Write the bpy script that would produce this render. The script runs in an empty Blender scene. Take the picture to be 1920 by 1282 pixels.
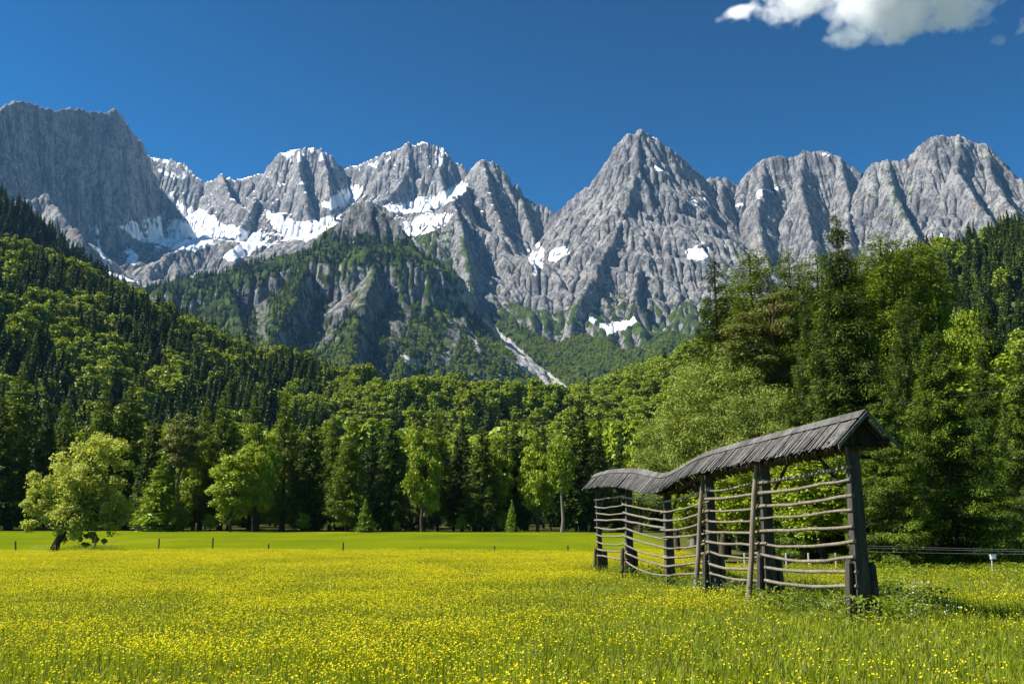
import bpy, math, random
import numpy as np
from mathutils import Vector
SKIP = set()

# ------------------------------------------------------------------ basics
SC = bpy.context.scene
COL = SC.collection
rng = np.random.default_rng(7)
R = math.radians
F = 1920 * 35.0 / 36.0
PITCH = math.atan(351.0 / F)
CPI, SPI = math.cos(PITCH), math.sin(PITCH)
EYE = 1.7

def at(px, py, Y):
    """point that stands at forward distance Y in the direction of a photograph pixel"""
    u = (px - 960.0) / F
    v = (641.0 - py) / F
    k = Y / (CPI - v * SPI)
    return (u * k, Y, EYE + k * (SPI + v * CPI))

def pix(P):
    """photograph pixel of world points (n,3)"""
    x, y, z = P[:, 0], P[:, 1], P[:, 2] - EYE
    d = y * CPI + z * SPI
    w = -y * SPI + z * CPI
    return 960 + F * x / d, 641 - F * w / d

def tag(o, label=None, cat=None, group=None, kind=None):
    if label: o['label'] = label
    if cat: o['category'] = cat
    if group: o['group'] = group
    if kind: o['kind'] = kind
    return o

def mesh_obj(name, V, Q, mats, parent=None, midx=None, smooth=False, attrs=None, link=True):
    V = np.asarray(V, np.float32).reshape(-1, 3)
    Q = np.asarray(Q, np.int32).reshape(-1, 4)
    me = bpy.data.meshes.new(name)
    me.vertices.add(len(V)); me.vertices.foreach_set('co', V.ravel())
    me.loops.add(Q.size); me.loops.foreach_set('vertex_index', Q.ravel())
    me.polygons.add(len(Q))
    me.polygons.foreach_set('loop_start', np.arange(0, Q.size, 4, dtype=np.int32))
    if midx is not None:
        me.polygons.foreach_set('material_index', np.asarray(midx, np.int32))
    me.polygons.foreach_set('use_smooth', np.full(len(Q), bool(smooth)))
    for m in (mats if isinstance(mats, (list, tuple)) else [mats]):
        me.materials.append(m)
    for k, a in (attrs or {}).items():
        at_ = me.attributes.new(k, 'FLOAT_COLOR', 'POINT')
        at_.data.foreach_set('color', np.asarray(a, np.float32).ravel())
    me.update(calc_edges=True)
    o = bpy.data.objects.new(name, me)
    if link: COL.objects.link(o)
    if parent is not None: o.parent = parent
    return o

def empty(name, loc=(0, 0, 0), rz=0.0):
    o = bpy.data.objects.new(name, None)
    o.empty_display_size = 0.3
    COL.objects.link(o)
    o.location = loc; o.rotation_euler = (0, 0, rz)
    return o

class Geo:
    """collects quads of several shapes into one mesh"""
    def __init__(s): s.V = []; s.Q = []; s.M = []; s.n = 0
    def add(s, V, Q, m=0):
        V = np.asarray(V, np.float32).reshape(-1, 3); Q = np.asarray(Q, np.int64).reshape(-1, 4)
        s.V.append(V); s.Q.append(Q + s.n); s.M.append(np.full(len(Q), m)); s.n += len(V)
    def tube(s, pts, rad, k=8, m=0, jitter=0.0, cap=True):
        pts = np.asarray(pts, float); n = len(pts)
        rad = np.broadcast_to(np.asarray(rad, float), (n,))
        T = np.gradient(pts, axis=0); T /= np.linalg.norm(T, axis=1)[:, None] + 1e-9
        ref = np.array([0, 0, 1.0]) if abs(T[:, 2]).mean() < .8 else np.array([1.0, 0, 0])
        A = np.cross(T, ref); A /= np.linalg.norm(A, axis=1)[:, None] + 1e-9
        B = np.cross(T, A)
        ang = np.arange(k) * 2 * math.pi / k
        rr = rad[:, None] * (1 + jitter * rng.standard_normal((n, k)))
        V = pts[:, None, :] + rr[..., None] * (np.cos(ang)[None, :, None] * A[:, None, :] + np.sin(ang)[None, :, None] * B[:, None, :])
        i = np.arange(n - 1)[:, None] * k; j = np.arange(k)[None, :]; j2 = (j + 1) % k
        Q = np.stack([i + j, i + j2, i + k + j2, i + k + j], -1).reshape(-1, 4)
        V = V.reshape(-1, 3)
        s.add(V, Q, m)
        if cap:
            for e, c in ((0, pts[0]), (n - 1, pts[-1])):
                ring = V[e * k:(e + 1) * k]
                VV = np.vstack([ring, c[None]])
                QQ = [(j, (j + 1) % k, k, k) for j in range(k)]
                QQ = [(a, b, k, a) for a, b, _, _ in QQ]
                # quads with a shared middle: pair up ring edges
                QQ = [((2 * j) % k, (2 * j + 1) % k, (2 * j + 2) % k, k) for j in range(k // 2)]
                s.add(VV, QQ, m)
    def box(s, c, ax, ay, az, m=0):
        """box about c with half-axes ax, ay, az"""
        c, ax, ay, az = (np.asarray(q, float) for q in (c, ax, ay, az))
        sg = [(-1, -1, -1), (1, -1, -1), (1, 1, -1), (-1, 1, -1), (-1, -1, 1), (1, -1, 1), (1, 1, 1), (-1, 1, 1)]
        V = [c + a * ax + b * ay + d * az for a, b, d in sg]
        s.add(V, [(0, 3, 2, 1), (4, 5, 6, 7), (0, 1, 5, 4), (1, 2, 6, 5), (2, 3, 7, 6), (3, 0, 4, 7)], m)
    def leaves(s, C, D, N, L, W, m=0):
        """diamond shaped leaf faces: centre, long axis, normal hint, length, width"""
        C = np.asarray(C, np.float32); n = len(C)
        D = D / (np.linalg.norm(D, axis=1)[:, None] + 1e-9)
        S = np.cross(D, N); S /= np.linalg.norm(S, axis=1)[:, None] + 1e-9
        L = np.broadcast_to(np.asarray(L, np.float32), (n,))[:, None]; W = np.broadcast_to(np.asarray(W, np.float32), (n,))[:, None]
        V = np.stack([C - D * L * .5, C + S * W * .5 + D * L * .08, C + D * L * .5, C - S * W * .5 + D * L * .08], 1).reshape(-1, 3)
        s.add(V, np.arange(n * 4).reshape(n, 4), m)
    def build(s, name, mats, parent=None, smooth=False, link=True):
        return mesh_obj(name, np.vstack(s.V), np.vstack(s.Q), mats, parent, np.concatenate(s.M), smooth, None, link)

# ------------------------------------------------------------------ noise
_pr = np.random.default_rng(11)
PERM = np.concatenate([_pr.permutation(256)] * 3).astype(np.int32)
GR = _pr.standard_normal((256, 3)).astype(np.float32); GR /= np.linalg.norm(GR, axis=1)[:, None]

def perlin(x, y, z=None):
    x = np.asarray(x, np.float32); y = np.asarray(y, np.float32)
    z = np.zeros_like(x) if z is None else np.asarray(z, np.float32)
    xi = np.floor(x).astype(np.int32); yi = np.floor(y).astype(np.int32); zi = np.floor(z).astype(np.int32)
    xf = x - xi; yf = y - yi; zf = z - zi
    u = xf * xf * xf * (xf * (xf * 6 - 15) + 10); v = yf * yf * yf * (yf * (yf * 6 - 15) + 10); w = zf * zf * zf * (zf * (zf * 6 - 15) + 10)
    xi &= 255; yi &= 255; zi &= 255
    def g(a, b, c):
        h = PERM[PERM[PERM[(xi + a) & 255] + ((yi + b) & 255)] + ((zi + c) & 255)]
        gv = GR[h]
        return gv[..., 0] * (xf - a) + gv[..., 1] * (yf - b) + gv[..., 2] * (zf - c)
    def lerp(a, b, t): return a + t * (b - a)
    return 1.5 * lerp(lerp(lerp(g(0, 0, 0), g(1, 0, 0), u), lerp(g(0, 1, 0), g(1, 1, 0), u), v),
                lerp(lerp(g(0, 0, 1), g(1, 0, 1), u), lerp(g(0, 1, 1), g(1, 1, 1), u), v), w)

def fbm(x, y, z=None, o=4, gain=.5):
    s = 0; a = 1; t = 0
    for i in range(o):
        k = 2.03 ** i
        s = s + a * perlin(x * k + 17.3 * i, y * k - 9.1 * i, None if z is None else z * k + 5.7 * i); t += a; a *= gain
    return s / t

def ridged(x, y, z=None, o=4, gain=.55):
    s = 0; a = 1; t = 0
    for i in range(o):
        k = 2.07 ** i
        s = s + a * (1 - 2.2 * np.abs(perlin(x * k + 31.3 * i, y * k - 19.1 * i, None if z is None else z * k + 15.7 * i))); t += a; a *= gain
    return s / t

def billow(x, y, z=None, o=4, gain=.5):
    s = 0; a = 1; t = 0
    for i in range(o):
        k = 2.07 ** i
        s = s + a * np.abs(perlin(x * k + 11.3 * i, y * k - 29.1 * i, None if z is None else z * k + 7.7 * i)); t += a; a *= gain
    return s / t

def sstep(a, b, x):
    t = np.clip((x - a) / (b - a), 0, 1)
    return t * t * (3 - 2 * t)

# ------------------------------------------------------------------ materials
class NT:
    def __init__(s, name):
        s.m = bpy.data.materials.new(name); s.m.use_nodes = True
        s.t = s.m.node_tree; s.t.nodes.clear()
        s.out = s.t.nodes.new('ShaderNodeOutputMaterial')
    def n(s, typ, **kw):
        nd = s.t.nodes.new(typ)
        for k, v in kw.items():
            if k.startswith('i_'):
                key = k[2:]
                key = int(key) if key.isdigit() else key.replace('_', ' ')
                if isinstance(v, bpy.types.NodeSocket): s.t.links.new(v, nd.inputs[key])
                else: nd.inputs[key].default_value = v
            else: setattr(nd, k, v)
        return nd
    def link(s, a, b): s.t.links.new(a, b)
    def noise(s, scale, vec=None, detail=4, rough=.55, dim='3D'):
        nd = s.n('ShaderNodeTexNoise', i_Scale=scale, i_Detail=detail, i_Roughness=rough)
        if vec is not None: s.link(vec, nd.inputs['Vector'])
        return nd.outputs['Fac']
    def ramp(s, fac, *stops):
        nd = s.n('ShaderNodeValToRGB'); s.link(fac, nd.inputs[0])
        e = nd.color_ramp.elements
        while len(e) < len(stops): e.new(.5)
        for q, (p, c) in zip(e, stops):
            q.position = p; q.color = (c[0], c[1], c[2], 1) if not isinstance(c, (int, float)) else (c, c, c, 1)
        return nd.outputs[0]
    def mix(s, fac, a, b, blend='MIX'):
        nd = s.n('ShaderNodeMix', data_type='RGBA', blend_type=blend)
        for v, i in ((fac, 0), (a, 6), (b, 7)):
            if isinstance(v, bpy.types.NodeSocket): s.link(v, nd.inputs[i])
            elif i == 0: nd.inputs[0].default_value = v
            else: nd.inputs[i].default_value = (*v, 1)
        return nd.outputs[2]
    def math(s, op, a, b=0.0, clamp=False):
        nd = s.n('ShaderNodeMath', operation=op, use_clamp=clamp)
        for v, i in ((a, 0), (b, 1)):
            if isinstance(v, bpy.types.NodeSocket): s.link(v, nd.inputs[i])
            else: nd.inputs[i].default_value = v
        return nd.outputs[0]
    def pos(s, scale=(1, 1, 1), kind='Object'):
        tc = s.n('ShaderNodeTexCoord')
        mp = s.n('ShaderNodeMapping'); s.link(tc.outputs[kind], mp.inputs[0]); mp.inputs['Scale'].default_value = scale
        return mp.outputs[0]
    def principled(s, col, rough=.8, spec=.2, bump=None, bstr=.5, bdist=1.0):
        p = s.n('ShaderNodeBsdfPrincipled')
        if isinstance(col, bpy.types.NodeSocket): s.link(col, p.inputs['Base Color'])
        else: p.inputs['Base Color'].default_value = (*col, 1)
        p.inputs['Roughness'].default_value = rough
        p.inputs['Specular IOR Level'].default_value = spec
        if bump is not None:
            b = s.n('ShaderNodeBump', i_Strength=bstr, i_Distance=bdist); s.link(bump, b.inputs['Height'])
            s.link(b.outputs[0], p.inputs['Normal'])
        return p.outputs[0]
    def done(s, surf): s.link(surf, s.out.inputs['Surface']); return s.m

def foliage(name, dark, light, trans=.35, tcol=None, patch=0.25, spec=.25, rough=.55):
    t = NT(name)
    oi = t.n('ShaderNodeObjectInfo')
    ns = t.noise(patch, t.pos(), 2)
    f = t.math('ADD', t.math('MULTIPLY', oi.outputs['Random'], .6), t.math('MULTIPLY', t.math('SUBTRACT', ns, .25), .8), True)
    c = t.mix(f, dark, light)
    geo = t.n('ShaderNodeNewGeometry')
    c = t.mix(t.math('MULTIPLY', geo.outputs['Random Per Island'], .45), c, tuple(min(1, q * 1.5) for q in light))
    p = t.principled(c, rough, spec)
    tc = t.mix(1.0, c, tcol or (1.5, 1.35, .45), 'MULTIPLY')
    tr = t.n('ShaderNodeBsdfTranslucent'); t.link(tc, tr.inputs[0])
    mx = t.n('ShaderNodeMixShader', i_0=trans); t.link(p, mx.inputs[1]); t.link(tr.outputs[0], mx.inputs[2])
    return t.done(mx.outputs[0])

def bark(name, a, b, scale=6):
    t = NT(name)
    n = t.noise(scale, t.pos((1, 1, .2)), 6, .65)
    return t.done(t.principled(t.ramp(n, (.3, a), (.7, b)), .9, .1, n, .6, .05))

M = {}
M['spruce'] = foliage('spruce_needles', (.013, .028, .004), (.046, .074, .006), .08)
M['spruce_bright'] = foliage('fresh_spruce_needles', (.085, .150, .006), (.180, .260, .009), .2)
M['larch'] = foliage('larch_needles', (.055, .090, .007), (.135, .185, .010), .2)
M['pine'] = foliage('pine_needles', (.070, .085, .018), (.14, .150, .028), .2)
M['broad'] = foliage('broadleaf_leaves', (.100, .155, .008), (.250, .310, .014), .22)
M['willow'] = foliage('willow_leaves', (.100, .145, .024), (.200, .245, .036), .2)
M['apple'] = foliage('orchard_leaves', (.250, .300, .055), (.40, .45, .105), .4)
M['birch'] = foliage('birch_leaves', (.100, .160, .008), (.195, .260, .012), .26)
M['bark'] = bark('dark_bark', (.030, .022, .016), (.085, .066, .050))
M['bark_pale'] = bark('pale_bark', (.10, .085, .07), (.24, .21, .18))
M['bark_pine'] = bark('reddish_bark', (.10, .055, .03), (.24, .14, .08))
# ------------------------------------------------------------------ terrain from ridge lines
def field(X, Y, base, ridges, warp=18.0, seed=0.0):
    """height of a mountain flank: the highest of all ridge tents over a base; returns z, distance to the ridge, coordinate along it"""
    Xq = X + warp * fbm(X / 160 + seed, Y / 160, o=3); Yq = Y + warp * 1.5 * fbm(X / 190 + 50 + seed, Y / 190, o=3)
    H = base.astype(np.float32).copy(); D = np.full(H.shape, 400.0, np.float32); T = (X / 1.0).astype(np.float32)
    off = 0.0
    for pts, fr, (bs1, bd, bs2) in ridges:
        fs1, fd, fs2 = fr[:3]; fd2, fs3 = fr[3:] if len(fr) > 3 else (1e6, 0)
        P = np.array([at(*p) for p in pts], np.float32)
        for a, b in zip(P[:-1], P[1:]):
            e = b[:2] - a[:2]; ln = float(np.hypot(*e)) + 1e-6
            lo = min(a[2], b[2]); hi = max(a[2], b[2])
            t = np.clip(((Xq - a[0]) * e[0] + (Yq - a[1]) * e[1]) / ln ** 2, 0, 1)
            dx = Xq - (a[0] + t * e[0]); dy = Yq - (a[1] + t * e[1])
            d = np.sqrt(dx * dx + dy * dy)
            cr = e[0] * (Yq - a[1]) - e[1] * (Xq - a[0])
            k = sstep(-.9, .9, cr / (ln * (d + .01)))
            s1 = fs1 + k * (bs1 - fs1); d1 = fd + k * (bd - fd); s2 = fs2 + k * (bs2 - fs2)
            drop = np.where(d < d1, s1 * d, s1 * d1 + s2 * (d - d1))
            if len(fr) > 3: drop = np.where((d > fd2) & (k < .5), s1 * d1 + s2 * (fd2 - d1) + fs3 * (d - fd2), drop)
            z = a[2] + t * (b[2] - a[2]) - drop
            m = z > H
            H = np.where(m, z, H); D = np.where(m, d, D); T = np.where(m, off + t * ln, T)
            off += ln
        off += 700
    return H, D, T

def erode(H, cell, n=14, c=.26, m=.5, diff=.02, reach=260):
    """lets running water cut gullies into a square height grid; returns it and the drained area"""
    ny, nx = H.shape; N = ny * nx
    idx = np.arange(N).reshape(ny, nx)
    nb = [(-1, 0, 1.0), (1, 0, 1.0), (0, -1, 1.0), (0, 1, 1.0), (-1, -1, 1.414), (-1, 1, 1.414), (1, -1, 1.414), (1, 1, 1.414)]
    H = H.astype(np.float64).copy()
    for it in range(n):
        best = np.zeros((ny, nx)); rc = idx.copy()
        Hp = np.pad(H, 1, constant_values=1e9); Ip = np.pad(idx, 1)
        for dy, dx, d in nb:
            s_ = (H - Hp[1 + dy:1 + dy + ny, 1 + dx:1 + dx + nx]) / (d * cell)
            k = s_ > best
            best = np.where(k, s_, best); rc = np.where(k, Ip[1 + dy:1 + dy + ny, 1 + dx:1 + dx + nx], rc)
        r = rc.ravel(); own = r == np.arange(N)
        flow = np.ones(N); tot = np.ones(N)
        for k in range(reach):
            flow = np.bincount(r, np.where(own, 0, flow), N)
            tot += flow
            if k % 20 == 19 and flow.sum() < 5: break
        A = tot.reshape(ny, nx)
        cut = c * A ** m * np.minimum(best, 2.2)
        fall = H - H.ravel()[r].reshape(ny, nx)
        H = H - np.minimum(np.minimum(cut, 9.0), fall * .75 + .0)
        lap = -4 * H[1:-1, 1:-1] + H[:-2, 1:-1] + H[2:, 1:-1] + H[1:-1, :-2] + H[1:-1, 2:]
        H[1:-1, 1:-1] += diff * lap
    return H.astype(np.float32), A.astype(np.float32)

def sample(G, x0, y0, cell, X, Y):
    """smooth look-up in a square grid"""
    ny, nx = G.shape
    u = np.clip((X - x0) / cell, 1, nx - 2.001); v = np.clip((Y - y0) / cell, 1, ny - 2.001)
    i = u.astype(np.int32); j = v.astype(np.int32); fu = (u - i).astype(np.float32); fv = (v - j).astype(np.float32)
    return (G[j, i] * (1 - fu) + G[j, i + 1] * fu) * (1 - fv) + (G[j + 1, i] * (1 - fu) + G[j + 1, i + 1] * fu) * fv

def grid_quads(nr, nc):
    i = np.arange(nr - 1)[:, None] * nc; j = np.arange(nc - 1)[None, :]
    return np.stack([i + j, i + j + 1, i + nc + j + 1, i + nc + j], -1).reshape(-1, 4)

def normals(P):
    du = np.gradient(P, axis=1); dv = np.gradient(P, axis=0)
    N = np.cross(du, dv); N /= np.linalg.norm(N, axis=-1)[..., None] + 1e-9
    return N

def inpoly(px, py, poly):
    r = np.zeros(px.shape, bool); n = len(poly); j = n - 1
    for i in range(n):
        xi, yi = poly[i]; xj, yj = poly[j]
        c = ((yi > py) != (yj > py)) & (px < (xj - xi) * (py - yi) / (yj - yi + 1e-9) + xi)
        r ^= c; j = i
    return r

def rows(*spans):
    out = []
    for a, b, n in spans: out.append(np.linspace(a, b, n, endpoint=False))
    return np.concatenate(out).astype(np.float32)

def base_z(Y):
    return np.interp(Y, [900, 1300, 2000, 3300, 4000, 4800, 5300, 6000, 8000], [20, 90, 235, 600, 985, 1390, 1600, 1680, 1680]).astype(np.float32)

# ---- rock
def rock_material():
    t = NT('limestone')
    at_ = t.n('ShaderNodeAttribute', attribute_name='cover')
    sep = t.n('ShaderNodeSeparateColor'); t.link(at_.outputs['Color'], sep.inputs[0])
    snow, veg, scree = sep.outputs[0], sep.outputs[1], sep.outputs[2]
    p = t.pos()
    big = t.noise(.004, p, 5, .6)
    fine = t.noise(.035, t.pos((1, 1, .45)), 8, .72)
    tiny = t.noise(.16, p, 6, .7)
    streak = t.noise(.02, t.pos((1.6, 1.6, .16)), 6, .7)
    c = t.ramp(big, (.34, (.155, .153, .156)), (.50, (.335, .326, .316)), (.64, (.50, .468, .425)))
    c = t.mix(t.ramp(streak, (.34, .0), (.62, .75)), c, (.48, .46, .43))
    c = t.mix(t.ramp(fine, (.38, .85), (.50, 0.)), c, (.075, .075, .080))
    dk = t.noise(.013, t.pos((1.3, 1.3, .12)), 6, .7)
    c = t.mix(t.ramp(dk, (.38, .85), (.50, 0.)), c, (.10, .10, .105))
    c = t.mix(t.ramp(tiny, (.36, .55), (.52, 0.)), c, (.13, .125, .12))
    for sc_, st_, w_ in ((.007, (1.5, 1.5, .32), .016), (.017, (1.2, 1.2, .5), .020), (.006, (.5, .9, 1.5), .010)):
        ln = t.math('ABSOLUTE', t.math('SUBTRACT', t.noise(sc_, t.pos(st_), 6, .62), .5))
        c = t.mix(t.ramp(ln, (0., .8), (w_, 0.)), c, (.055, .055, .060))
    # rusty patches
    rust = t.noise(.009, t.pos((1, 1, .5)), 5, .6)
    c = t.mix(t.ramp(rust, (.60, 0.), (.72, .45)), c, (.26, .17, .12))
    g = t.noise(.03, p, 6, .7)
    vfac = t.math('ADD', veg, t.math('MULTIPLY', t.math('SUBTRACT', g, .5), 1.1))
    vcol = t.mix(t.ramp(t.noise(.012, p, 4), (.38, 0.), (.62, 1.)), (.022, .040, .010), (.085, .125, .018))
    c = t.mix(t.ramp(vfac, (.42, 0.), (.6, 1.)), c, vcol)
    sfac = t.math('ADD', scree, t.math('MULTIPLY', t.math('SUBTRACT', g, .5), .7))
    scol = t.mix(tiny, (.36, .35, .34), (.62, .60, .57))
    c = t.mix(t.ramp(sfac, (.42, 0.), (.62, 1.)), c, scol)
    nfac = t.math('ADD', snow, t.math('MULTIPLY', t.math('SUBTRACT', t.noise(.018, t.pos((1, 1, .6)), 9, .70), .5), 1.30))
    nf = t.ramp(nfac, (.50, 0.), (.58, 1.))
    c = t.mix(nf, c, (.86, .88, .92))
    h = t.math('ADD', t.math('MULTIPLY', fine, 24.0), t.math('MULTIPLY', tiny, 9.0))
    h = t.math('MULTIPLY', h, t.math('SUBTRACT', 1.0, t.math('MULTIPLY', nf, .85)))
    return t.done(t.principled(c, .95, .08, h, 1.0, 1.0))

M['rock'] = rock_material()

SNOW = [
 ([(316,362),(345,384),(372,388),(395,400),(415,418),(442,424),(470,434),(510,446),(472,474),(438,490),(408,486),(432,470),(452,456),(428,446),(388,446),(362,420),(335,396)], 1.0),
 ([(222,424),(262,410),(300,404),(345,412),(385,436),(405,458),(365,472),(325,468),(285,452),(250,450)], 1.0),
 ([(495,392),(525,402),(560,418),(600,408),(642,396),(636,418),(612,432),(575,452),(540,446),(512,428)], 1.0),
 ([(596,386),(640,356),(664,344),(684,352),(664,384),(622,394)], .98),
 ([(716,388),(768,374),(826,362),(868,338),(882,350),(852,376),(800,398),(760,400),(732,396)], 1.0),
 ([(750,420),(800,400),(850,398),(835,425),(790,440),(760,445)], .72),
 ([(178,420),(188,440),(198,480),(212,512),(204,515),(188,480),(176,445)], .95),
 ([(232,460),(262,480),(252,500),(240,490)], .72),
 ([(188,505),(225,515),(262,530),(225,528)], .9),
 ([(284,298),(352,312),(372,330),(350,342),(318,335),(292,318)], .72),
 ([(524,286),(610,282),(620,300),(540,305)], .74),
 ([(556,338),(582,342),(582,348),(556,345)], 1.0),
 ([(770,270),(832,278),(850,300),(832,318),(800,300)], .66),
 ([(665,318),(735,286),(740,298),(690,326)], .62),
 ([(1032,468),(1062,458),(1066,474),(1040,492),(1028,488)], 1.0),
 ([(988,468),(1008,452),(1022,470),(1016,506),(1004,520),(994,494)], .95),
 ([(1122,606),(1172,600),(1190,592),(1196,604),(1160,622),(1140,626)], 1.0),
 ([(1282,470),(1318,452),(1330,462),(1326,484),(1292,492)], .92),
 ([(1290,372),(1325,366),(1322,382),(1300,388)], .8),
 ([(1218,308),(1236,312),(1246,320),(1230,320)], 1.0),
 ([(1416,358),(1452,348),(1466,354),(1440,368),(1420,372)], 1.0),
 ([(1534,284),(1556,286),(1556,293),(1536,291)], 1.0),
 ([(1372,390),(1400,372),(1406,376),(1380,396)], .8),
 ([(1758,436),(1776,444),(1796,462),(1782,466),(1766,452)], .95),
 ([(1100,590),(1118,596),(1114,606),(1098,600)], .95),
 ([(1236,200+54),(1222,270),(1214,262),(1206,250)], .8),
]
SCREE = [
 [(898,594),(912,600),(960,640),(1010,684),(1078,736),(1060,744),(1010,718),(975,690),(962,668),(930,630)],
 [(744,648),(754,664),(776,672),(800,694),(780,694),(756,676)],
 [(888,628),(896,640),(905,670),(898,678),(890,650)],
]
CLIFF = [
 [(820,520),(830,526),(812,552),(795,580),(780,578),(795,556)],
 [(600,545),(640,520),(690,500),(740,530),(780,560),(760,620),(740,660),(700,600),(660,590),(630,600)],
 [(620,560),(650,530),(662,560),(640,600),(620,640),(585,660),(600,610)],
 [(480,560),(500,556),(508,600),(500,640),(480,630)],
 [(640,372),(690,364),(740,390),(775,436),(760,450),(700,440),(640,430),(622,448)],
 [(836,370),(860,376),(1040,610),(900,600),(870,560),(850,480),(830,440)],
 [(860,590),(880,600),(900,640),(880,640)],
 [(840,600),(870,590),(860,640),(840,690),(825,680)],
]

def cover_attr(P, N, snow_extra, veg):
    n = P.shape[0] * P.shape[1]
    px, py = pix(P.reshape(-1, 3))
    jx = 7 * fbm(P[..., 0].ravel() / 60, P[..., 2].ravel() / 60, P[..., 1].ravel() / 60, 3)
    jy = 6 * fbm(P[..., 0].ravel() / 60 + 40, P[..., 2].ravel() / 60, P[..., 1].ravel() / 60, 3)
    qx, qy = px + jx, py + jy
    snow = snow_extra.ravel().astype(np.float32)
    for poly, k in SNOW:
        if poly[0][0] > 980: k = k * .80
        m = inpoly(qx, qy, poly)
        snow = np.where(m, np.maximum(snow, k * (.60 + .46 * sstep(.2, .75, N[..., 2].ravel()))), snow)
    # thin snow left in clefts and on ledges all over the range
    scree = np.zeros(n, np.float32)
    for poly in SCREE: scree = np.where(inpoly(qx, qy, poly), 1.0, scree)
    veg = np.where(scree > .5, 0, veg.ravel())
    return np.stack([snow, veg, scree, np.ones(n)], 1), qx, qy

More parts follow.
